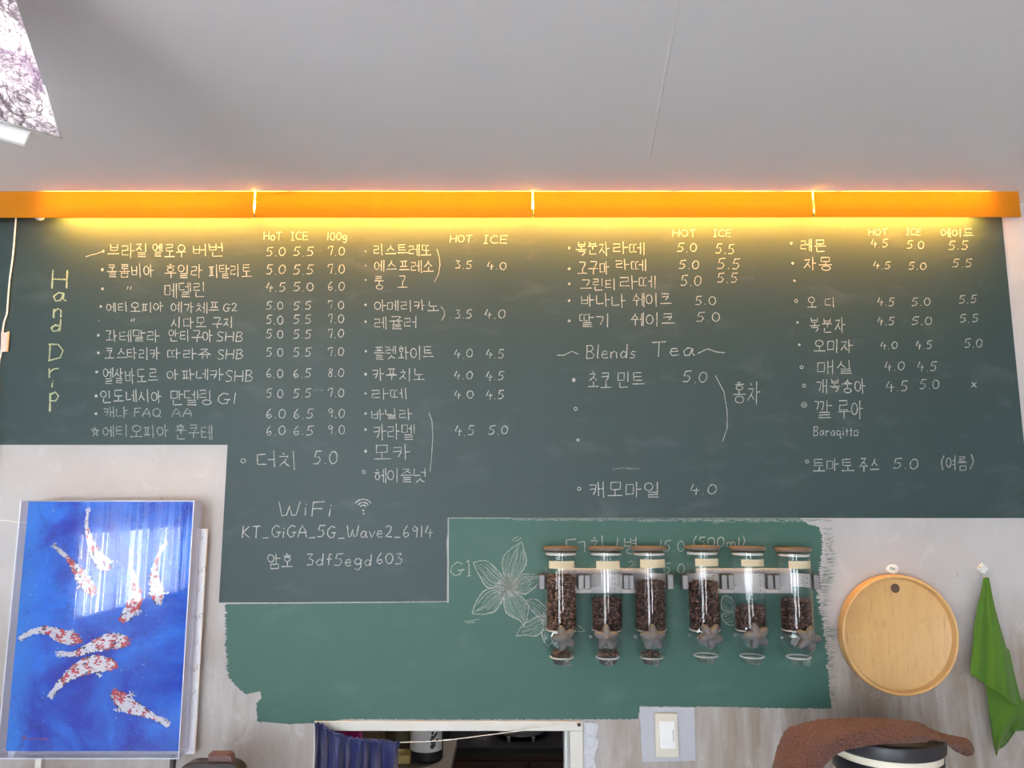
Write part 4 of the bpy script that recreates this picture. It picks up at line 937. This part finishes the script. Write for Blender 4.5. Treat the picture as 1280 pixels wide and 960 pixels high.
# front flap: apex at the hook, hem running down to the right
panel(m, [(1229.5, 722), (1226, 740), (1220, 767), (1216, 805), (1212, 842)], [(1236.5, 722), (1243, 755), (1252, 788), (1264, 828), (1281, 889)], 40, 22,
      lambda u, v: .012+.022*v*math.sin(PI*u)**1.0+.010*math.sin(u*9+v*2)*v*(1-v*.4)+.004*math.sin(u*21+v*5)*v)
f1 = m.build('front_fold', GREEN, gc, True); MOD(f1, 'SOLIDIFY', thickness=.0022); MOD(f1, 'SUBSURF', levels=1, render_levels=1)
# lower hem of the front flap bows upward: second panel fills the area between flap hem and bottom tip
m = MB()
panel(m, [(1224, 790), (1229, 845), (1234, 868), (1240, 915), (1245, 945)], [(1262, 812), (1276, 872), (1283, 889), (1267, 905), (1246, 942)], 36, 18,
      lambda u, v: .004+.008*math.sin(PI*u)+.006*math.sin(u*7+v*4)*v)
f2 = m.build('back_fold', GREEN, gc, True); MOD(f2, 'SOLIDIFY', thickness=.0022); MOD(f2, 'SUBSURF', levels=1, render_levels=1)
m = MB()
panel(m, [(1258, 880), (1252, 910), (1247, 938)], [(1300, 870), (1276, 905), (1260, 928)], 14, 10, lambda u, v: -.012+.008*math.sin(u*6))
panel(m, [(1276, 884), (1266, 902), (1263, 914)], [(1305, 870), (1303, 890), (1300, 912)], 12, 10, lambda u, v: -.006+.009*math.sin(u*7+1))
f3 = m.build('inner_fold', GREEN, gc, True); MOD(f3, 'SOLIDIFY', thickness=.0022)
m = MB()                                                        # stitched hem along the left edge
hem = bez([(1223.5, 752), (1218.5, 790), (1215.5, 842)], 12)
m.tube([P(x, y, 2.155-.0015) for x, y in resamp(hem, 20)], .0012, 6); m.build('hem', GREEN, gc, True)

# ------------------------------------------------------------------ lidded bin with the brown towel
BC = P(1108, 940, 1.98); bxc = BC.x; byc = 1.98; brad = .131
zl = P(1112, 946, byc-brad).z+.0; ztop = zl+.018
bn = thing('lidded_bin', 'round cream bin with a black lid partly under the brown towel', 'bin', (bxc, byc, .9))
m = MB(); m.lathe((bxc, byc, 0), [(brad-.03, ztop-.006), (brad-.008, ztop), (brad-.001, ztop-.003), (brad+.001, ztop-.009), (brad, ztop-.03), (brad-.004, ztop-.034)], 64)
m.build('lid', BLACKP, bn, True, 40)
CREAMB = plain('cream_bin_body', (226, 216, 196), .4)
m = MB(); m.lathe((bxc, byc, 0), [(brad-.012, .9), (brad-.008, ztop-.034)], 64); m.build('body', CREAMB, bn, True, 40)
m = MB(); m.lathe((bxc, byc, 0), [(brad-.0075, ztop-.085), (brad-.0065, ztop-.084), (brad-.0062, ztop-.052), (brad-.007, ztop-.051)], 64, False, False); m.build('band', BLACKP, bn, True, 40)
BROWN = None
def m_terry():
    t = NT('brown_terry'); c = t.coord(); n = t.noise(c, 210, 4, .7); n2 = t.noise(c, 22, 4)
    col = t.mix(t.ramp(n, [(.35, (0,)*3), (.6, (1,)*3)]), lin((72, 47, 41)), lin((114, 80, 70))); col = t.mix(t.math('MULTIPLY', n2, .35), col, lin((98, 67, 58))); t.link(col, t.b.inputs['Base Color'])
    t.b.inputs['Roughness'].default_value = 1; t.b.inputs['Specular IOR Level'].default_value = .05; t.b.inputs['Sheen Weight'].default_value = .2; t.bump(n, .9, .006); return t.m
TERRY = m_terry()
top = bez([(962, 975), (966, 948), (972, 928), (984, 909), (1020, 899), (1060, 897.5), (1110, 896), (1147, 901), (1171, 914.5), (1206, 921.5), (1215, 929), (1218, 938)], 10)
bot = bez([(985, 990), (1000, 985), (1015, 978), (1030, 962), (1046, 946.5), (1078, 934.5), (1126, 930.5), (1160, 929), (1179, 929), (1195, 941), (1210, 946), (1217, 942)], 10)
A = resamp(top, 90); B = resamp(bot, 90)
yf = lambda s: 1.86+.05*max(0, (s-.7)/.3)+.02*math.sin(s*9)
m = MB(); rows = []
NS = 20
for i in range(91):
    s = i/90; Yb = yf(s); Yt = Yb+.10+.03*math.sin(s*5+1)
    row = []
    tp_, bt_ = A[i], B[i]
    th = .045*(1 if .06 < s < .93 else .6)
    for k in range(NS):                                        # closed section: front face down from the ridge, then back behind
        v = k/NS
        if v < .55:
            t = v/.55; px, py = lerp2(tp_, bt_, t); Y = Yt+(Yb-Yt)*t**.8-.018*math.sin(PI*t)-.006*math.sin(t*7+s*11)*math.sin(PI*t)
        else:
            t = (v-.55)/.45; px, py = lerp2(bt_, tp_, t); Y = Yb+(Yt-Yb)*t**1.2+.030*math.sin(PI*t)
        p = P(px, py, Y)
        p.z = max(p.z, ztop+.005-1.3*max(0, math.hypot(p.x-bxc, p.y-byc)-brad+.022*min(1, max(0, (s-.72)/.12))))
        p += Vector((noise.noise(p*16), noise.noise(p*16+Vector((5, 0, 0))), noise.noise(p*16+Vector((0, 7, 0)))))*.004*math.sin(PI*min(1, max(0, s*1.0)))
        row.append(p)
    row.append(row[0].copy()); rows.append(row)
m.grid(rows); m.add([r_.copy() for r_ in rows[0][:-1]], [tuple(range(NS))]); m.add([r_.copy() for r_ in rows[-1][:-1]], [tuple(range(NS))])
o = m.build('brown_towel', TERRY, None, True, weld=.0004); tag(o, 'brown terry towel draped in folds over the black lid of the bin', 'towel')
MOD(o, 'SUBSURF', levels=2, render_levels=2)
tx = bpy.data.textures.new('terry_loops', 'CLOUDS'); tx.noise_scale = .006; tx.noise_depth = 2
MOD(o, 'DISPLACE', texture=tx, strength=.006, mid_level=.5, texture_coords='LOCAL')

# ------------------------------------------------------------------ light switch
ls = thing('light_switch', 'white rocker light switch in the lower middle of the wall on a white square sheet', 'switch', P(834, 947, WY))
m = MB(); m.prism([P(x, y, WY-.0018) for x, y in jag([(799.5, 884, .3), (868, 884.5, .3), (869.5, 951, .3), (803, 952.5, .3)], 4, .3, 9)], (0, .0005, 0)); m.build('sheet', plain('white_square_sheet', (178, 178, 184), .5, nz=(8, (168, 168, 175))), ls)
a, b = P(818.5, 892, WY-.012), P(848.5, 947, WY-.012); m = MB(); m.box((a.x, WY-.012, b.z), (b.x, WY-.0019, a.z), .002); m.build('plate', plain('ivory_switch_plate', (196, 190, 174), .4), ls)
a, b = P(824, 902.5, WY-.017), P(844.5, 936, WY-.017); m = MB()
m.prism([(a.x, WY-.0135, a.z), (a.x, WY-.0195, b.z), (a.x, WY-.0115, b.z), (a.x, WY-.0115, a.z)], (b.x-a.x, 0, 0)); o = m.build('rocker', PLASW, ls); MOD(o, 'BEVEL', width=.001, segments=2)
m = MB(); a, b = P(841.3, 913, WY-.018), P(842.2, 927, WY-.018); m.box((a.x, WY-.0195, b.z), (b.x, WY-.0155, a.z)); m.build('indicator_slot', plain('grey_slot', (120, 120, 116), .5), ls)

# ------------------------------------------------------------------ hatch frame
hf = struct(bpy.data.objects.new('window_4', None)); COL.objects.link(hf)
m = MB(); yo = WY-.004
o0, o1, ot = P(391.5, 930, yo).x, P(729, 930, yo).x, P(560, 901.5, yo).z
i0, i1, it = P(409, 930, yo).x, P(712.5, 930, yo).x, P(560, 914, yo).z
m.box((o0, yo, it), (o1, WY+.06, ot), .002); m.box((o0, yo, HB-.03), (i0-.012, WY+.06, it), .002); m.box((i1, yo, HB-.03), (o1, WY+.06, it), .002); m.box((i0, yo, HB-.03), (i1, WY+.06, HB+.02), .002)
m.build('window_frame', CREAM, hf)
m = MB(); a = P(706, 935, WY+.03).x; m.box((a, WY+.03, HB+.02), (i1, WY+.10, it)); m.box((a+.003, WY+.02, HB+.02), (a+.006, WY+.03, it)); m.build('window_jamb', PLASW, hf)
pbr = MB(); pts = [(730.5, 903), (746, 904), (748, 908), (746, 917), (744, 921), (748, 926), (747, 934), (744, 940), (743, 950), (745, 958), (744, 975), (730, 975)]
pbr.prism([P(x, y, WY-.002) for x, y in pts], (0, .0018, 0)); pb = thing('paper_border', 'narrow white paper border with circle outlines beside the hatch frame', 'border', P(737, 975, WY))
pbr.build('paper', plain('white_border_paper', (186, 186, 190), .7), pb)
m = MB()
for cx, cy, r_ in ((737, 911, 8), (737, 927.5, 7.5), (735, 952, 8.5), (737, 969, 7)): m.ribbon([(cx+r_*math.cos(k*.33)*.98, cy+r_*math.sin(k*.33)) for k in range(20) if 730.5 < cx+r_*math.cos(k*.33) < 746], .7, WY-.0024)
m.build('circle_outline', plain('grey_print', (150, 152, 156), .7), pb)

# ------------------------------------------------------------------ navy curtain on a string
def m_navy():
    t = NT('navy_satin'); n = t.noise(t.coord(), 12, 4); t.link(t.mix(n, lin((15, 18, 56)), lin((26, 33, 98))), t.b.inputs['Base Color']); t.b.inputs['Roughness'].default_value = .45; t.b.inputs['Specular IOR Level'].default_value = .4; t.b.inputs['Sheen Weight'].default_value = .3; return t.m
ctop = resamp(bez([(393.5, 904.5), (402, 905.5), (414, 913), (430, 920), (450, 924), (475, 926), (499, 928)], 10), 150)
YC = 2.172
m = MB(); rows = []
for i in range(26):
    v = i/25; row = []
    for j, (x, y) in enumerate(ctop):
        u = j/150; spread = 1-.05*v*u
        xx = 393+(x-393)*spread-(3*v); ybot = 1060
        py = y+(ybot-y)*v
        ph = u*2*PI*8+1.5*math.sin(u*11+v)+.7*math.sin(u*31); amp = (.003+.011*min(1, v*5))*(1+.45*math.sin(u*19+1))
        d = amp*math.sin(ph)+.005*math.sin(u*9+v*3)*min(1, v*4)
        if v < .012: d *= .5
        p0 = P(xx, py, YC-d); row.append(p0+Vector((.004*math.sin(ph+1.2+v*2)*min(1, v*4), 0, .0025*math.cos(ph*2) if i == 0 else 0)))
    rows.append(row)
m.grid(rows); cu = thing('navy_curtain', 'navy blue curtain gathered on a string across the left of the hatch', 'curtain', P(445, 928, YC))
o = m.build('fabric', m_navy(), cu, True); MOD(o, 'SOLIDIFY', thickness=.0012)
m = MB(); m.grid([[p+Vector((0, -.002, .0035)) for p in rows[0]], [p+Vector((0, -.0045, 0)) for p in rows[0]], [p+Vector((0, -.002, -.004)) for p in rows[0]]]); m.build('gathered_heading', MATS.get('navy') or bpy.data.materials['navy_satin'], cu, True)
s_pts = [(500, 928, 2.17)]+[(545, 926.3, 2.176), (600, 920, 2.18), (660, 912, 2.183), (690, 906.5, 2.184), (708, 903, 2.184), (717, 903.3, 2.184), (723.5, 905, 2.186)]
cord('curtain_string', 'thin pale string sagging across the hatch from the navy curtain to a nail', s_pts, .0011, plain('pale_string', (214, 210, 206), .7), cat='string')
m = MB(); p = P(723.5, 905, 2.188); m.lathe((p.x, 2.1885, p.z), [(.0015, 0), (.0015, .008), (.005, .0082), (.004, .0105), (0, .011)], 12, M=Mf); tag(m.build('nail', plain('rusty_nail', (60, 34, 30), .6), None, True, 40), 'dark nail in the upper right corner of the hatch frame', 'nail')

# ------------------------------------------------------------------ kitchen behind the hatch
KY0, KY1, KX0, KX1 = WY+T, 4.15, -1.5, 1.1
KW_ = plain('kitchen_wall_paint', (118, 104, 92), .8); KDARK = plain('dark_wall_tile', (44, 40, 46), .4)
m = MB(); m.box((KX0, KY1, 0), (KX1, KY1+.05, CEIL)); struct(m.build('wall_kitchen_rear', KDARK))
m = MB(); m.box((KX0-.05, KY0, 0), (KX0, KY1, CEIL)); struct(m.build('wall_kitchen_left', KW_))
m = MB(); m.box((KX1, KY0, 0), (KX1+.05, KY1, CEIL)); struct(m.build('wall_kitchen_right', KDARK))
m = MB(); m.box((KX0, KY0, -.05), (KX1, KY1, 0)); struct(m.build('floor_kitchen', FLOORM))
m = MB(); m.box((KX0, KY0, CEIL), (KX1, KY1, CEIL+.05)); struct(m.build('ceiling_kitchen', KW_))
CAB = plain('dark_brown_cabinet', (70, 42, 30), .5, nz=(6, (58, 34, 26)))
kc = thing('kitchen_cabinet', 'dark brown base cabinet with a black worktop seen through the hatch', 'cabinet', (.05, 3.75, 0))
cx0, cx1, cz = P(562, 935, 3.44).x, 1.08, P(640, 934, 3.44).z
m = MB(); m.box((cx0, 3.46, .08), (cx1, 4.14, cz-.03)); m.build('carcass', CAB, kc)
m = MB(); m.box((cx0-.01, 3.44, cz-.03), (cx1, 4.14, cz), .003); m.build('worktop', plain('black_worktop', (30, 28, 30), .3), kc)
for k in range(4):
    m = MB(); wd = (cx1-cx0)/4; m.box((cx0+k*wd+.004, 3.445, .10), (cx0+(k+1)*wd-.004, 3.46, cz-.06), .003); m.build('door', CAB, kc)
px_ = P(651, 925, 3.62).x
po = thing('steel_pot', 'shiny steel pot on the dark worktop seen through the hatch', 'pot', (px_, 3.62, cz))
m = MB(); m.lathe((px_, 3.62, cz), [(.085, .012), (.105, .018), (.118, .04), (.12, .13), (.124, .135)], 40, True, False); m.build('body', STEEL, po, True, 40)
m = MB(); m.lathe((px_, 3.62, cz+.135), [(.124, 0), (.1, .02), (.02, .035)], 40); m.lathe((px_, 3.62, cz+.168), [(.008, 0), (.016, .02), (.0, .026)], 16); m.build('lid', STEEL, po, True, 40)
for s in (-1, 1): m = MB(); m.lathe((px_+s*.053, 3.515, cz), [(.006, 0), (.008, .012), (.008, .02)], 10); m.build('foot', STEEL, po, True, 40)
for k, (qx, rr) in enumerate(((597, .018), (605, .022))):
    p = P(qx, 920, 3.8); m = MB(); m.lathe((p.x, 3.8, cz), [(rr, 0), (rr*1.02, .05), (rr*.9, .12), (rr*.5, .135), (rr*.5, .15)], 20)
    tag(m.build('steel_shaker', STEEL, None, True, 40), ('narrow steel shaker left of the pot, the farther from it', 'steel shaker between the pot and the narrower shaker')[k], 'shaker')
p = P(693, 932, 3.7); m = MB(); m.box((p.x-.045, 3.65, cz), (p.x+.045, 3.8, cz+.045), .006); tag(m.build('storage_box', plain('dark_violet_plastic', (66, 54, 74), .5)), 'dark violet box right of the steel pot on the worktop', 'box')
sh = thing('kitchen_shelf', 'grey worktop just behind the left of the hatch', 'counter', (P(470, 950, 2.75).x, 2.72, 0))
sz = P(530, 948, 2.78).z
sx0, sx1 = KX0+.01, P(561, 952, 2.6).x
m = MB(); m.box((sx0, 2.45, sz-.03), (sx1, 3.0, sz), .003); m.build('top', plain('grey_laminate', (112, 104, 98), .5), sh)
m = MB(); m.box((sx0+.02, 2.5, 0), (sx1-.03, 2.98, sz-.03)); m.build('carcass', plain('charcoal_carcass', (60, 56, 54), .6), sh)
p = P(533.5, 940, 2.78); jr = thing('labelled_jar', 'black jar with a white label behind the hatch beside the curtain', 'jar', (p.x, 2.78, sz))
m = MB(); m.lathe((p.x, 2.78, sz), [(.05, 0), (.056, .006), (.056, .16), (.05, .175), (.045, .178), (.045, .2), (0, .2)], 36); m.build('body', BLACKP, jr, True, 40)
m = MB(); m.lathe((p.x, 2.78, sz), [(.0568, .035), (.0568, .135)], 20, arc=(-PI*.95, -PI*.12)); lb = m.build('label', plain('white_jar_label', (226, 224, 222), .5), jr, True)
m = MB()
def onjar(a, z): return Vector((p.x+.0575*math.cos(a), 2.78+.0575*math.sin(a), sz+z))
for k in range(7):
    a = -PI/2+.22+k*.05; m.add([onjar(a, .112), onjar(a+.03, .112), onjar(a+.03, .118), onjar(a, .118)], [(0, 1, 2, 3)])
for k in range(14):
    a = -PI/2+rk.uniform(.35, .75); z = rk.uniform(.045, .10); m.add([onjar(a+.09*math.cos(q), z+.006*math.sin(q)) for q in [j*1.05 for j in range(6)]], [tuple(range(6))])
m.build('label_print', GREYD, lb)
p = P(503, 946, 2.75); m = MB(); m.box((p.x-.03, 2.72, sz), (p.x+.03, 2.79, sz+.028), .004); sg = tag(m.build('sponge', plain('yellow_sponge', (206, 184, 120), .9, nz=(60, (186, 160, 96)))), 'yellowish sponge block behind the right edge of the curtain', 'sponge')
p = P(500, 930, 2.9); m = MB(); m.lathe((p.x, 2.9, sz), [(.04, 0), (.052, .01), (.055, .075), (.045, .09), (0, .093)], 28); tag(m.build('olive_pot', plain('olive_glaze', (84, 76, 52), .5), None, True, 40), 'low olive pot just behind the yellowish sponge', 'pot')
p = P(432, 918, 2.9); m = MB()
m.grid([[Vector((p.x-.03+.07*j/8+.012*(1-i/8)*math.sin(j), 2.9+.008*math.sin(j*1.6), sz+.0+.19*(i/8))) for j in range(9)] for i in range(9)])
o = tag(m.build('pink_cloth', m_cloth('magenta_cotton', (186, 50, 130), (168, 40, 116)), None, True), 'magenta cloth above the navy curtain inside the hatch', 'cloth'); MOD(o, 'SOLIDIFY', thickness=.02)
bc = thing('beige_cupboard', 'beige cupboard standing behind the jar inside the hatch', 'cupboard', (P(478, 920, 3.3).x, 3.35, 0))
a, b = P(436, 920, 3.2).x, P(514, 920, 3.2).x
m = MB(); m.box((a, 3.2, 0), (b, 3.6, 1.7), .004); m.build('carcass', plain('beige_laminate', (196, 176, 150), .5), bc)
m = MB(); m.box((a+.006, 3.188, .1), ((a+b)/2-.003, 3.2, 1.68), .002); m.box(((a+b)/2+.003, 3.188, .1), (b-.006, 3.2, 1.68), .002); m.build('door', plain('beige_laminate', (196, 176, 150), .5), bc)
kl = thing('kitchen_fill_light', 'added round fill light on the unseen kitchen ceiling behind the hatch', 'lamp', (.1, 3.2, CEIL))  # unseen light added to brighten the kitchen and glint on the pot
m = MB(); m.lathe((.1, 3.2, CEIL), [(.10, 0), (.11, -.02), (.09, -.05), (0, -.055)], 28); m.build('fill_emitter', emit('kitchen_fill_glow', (1, .95, .88), 110.0), kl, True)

# ------------------------------------------------------------------ pendant lampshade
def m_shade():
    t = NT('printed_shade'); t.n.remove(t.b); c = t.coord()
    def twigs(sc, wdt, seed):
        mp = t.new('ShaderNodeMapping'); mp.inputs['Location'].default_value = (seed, seed*1.7, 0); t.link(c, mp.inputs[0])
        q = t.math('ABSOLUTE', t.math('SUBTRACT', t.noise(mp.outputs[0], sc, 3, .6, 1.4), .5)); return t.ramp(q, [(wdt*.4, (1, 1, 1)), (wdt, (0, 0, 0))])
    n = t.noise(c, 11, 5, .65, .5); bl = t.ramp(n, [(.40, (0, 0, 0)), (.62, (1, 1, 1))])
    col = t.mix(bl, lin((172, 166, 170)), lin((84, 75, 86)))
    for sc, wd, sd, k in ((13, .022, 1, .75), (30, .05, 4, .6), (60, .07, 9, .4)): col = t.mix(t.math('MULTIPLY', twigs(sc, wd, sd), k), col, lin((48, 38, 46)))
    d = t.new('ShaderNodeBsdfDiffuse'); tr = t.new('ShaderNodeBsdfTranslucent'); t.link(col, d.inputs[0]); t.link(col, tr.inputs[0])
    m2 = t.new('ShaderNodeMixShader'); m2.inputs[0].default_value = .45; t.link(d.outputs[0], m2.inputs[1]); t.link(tr.outputs[0], m2.inputs[2]); t.link(m2.outputs[0], t.o.inputs[0]); return t.m
SHADE = m_shade()
cam0 = Vector((0, 0, CAMZ))
A_ = P(76, 173, 1.05); B_ = P(-190, 100, .86); C_ = P(2, -55, 1.06); D_ = P(-120, -70, .98)
cen = (A_+B_+C_+D_)/4
def back(p, k): return cam0+((p+(cen-p)*.04)-cam0)*k
A2, B2, C2, D2 = back(A_, 1.26), back(B_, 1.30), back(C_, 1.10), back(D_, 1.12)
pl = thing('pendant_lamp', 'glowing pendant lampshade with a dark branch print at the upper left', 'lamp', (A_+B_+A2+B2)/4)
def quad(mb, a, b, c, d, n=14, sag=0):
    rows = []
    for i in range(n+1):
        v = i/n; rows.append([((a*(1-u)+b*u)*(1-v)+(d*(1-u)+c*u)*v)+Vector((0, 0, .002*math.sin(u*23+v*7)*(1-v)))+sag*math.sin(PI*u)*math.sin(PI*v)*Vector((.5, -.8, -.3)) for u in [j/n for j in range(n+1)]])
    mb.grid(rows)
m = MB(); quad(m, A_, B_, D_, C_, 16, .012); quad(m, A_, A2, C2, C_, 16, 0); quad(m, A2, B2, D2, C2); quad(m, B_, B2, D2, D_)
o = m.build('lamp_shade', SHADE, pl, True, 35, weld=.0005)
m = MB(); m.tube([A_+(C_-A_)*.28, A_, B_, B2, A2, A_], .0022, 6); m.build('shade_trim', plain('white_trim_tape', (250, 248, 248), .7), pl, True)
m = MB(); L0, L1 = P(-60, 134, .965), P(38, 163, 1.035); nrm = (B_-A_).normalized(); dn = Vector((0, -.004, -.024))
m.prism([L0, L1, L1+dn-nrm*(-.004), L0+dn], (-.004, .008, 0)); m.build('inner_liner', plain('white_liner', (250, 250, 250), .8), pl)
bp = P(6, 122, 1.105)
m = MB(); bm = bmesh.new(); bmesh.ops.create_uvsphere(bm, u_segments=24, v_segments=16, radius=.03); m.bm(bm, Matrix.Translation(bp)); m.build('bulb', emit('bulb_glow', (1, .98, .95), 210.0), pl, True)
tpc = (C_+D_+C2+D2)/4
m = MB(); quad(m, C_, D_, D2, C2, 4); m.tube([bp+Vector((0, 0, .04)), tpc], .016, 12); m.build('lamp_holder', WHITE, pl)
m = MB(); m.tube([tpc, Vector((tpc.x, tpc.y, CEIL))], .004, 8); m.lathe((tpc.x, tpc.y, CEIL), [(.045, 0), (.04, -.018), (.006, -.024)], 24); m.build('lamp_cord', PLASW, pl, True)
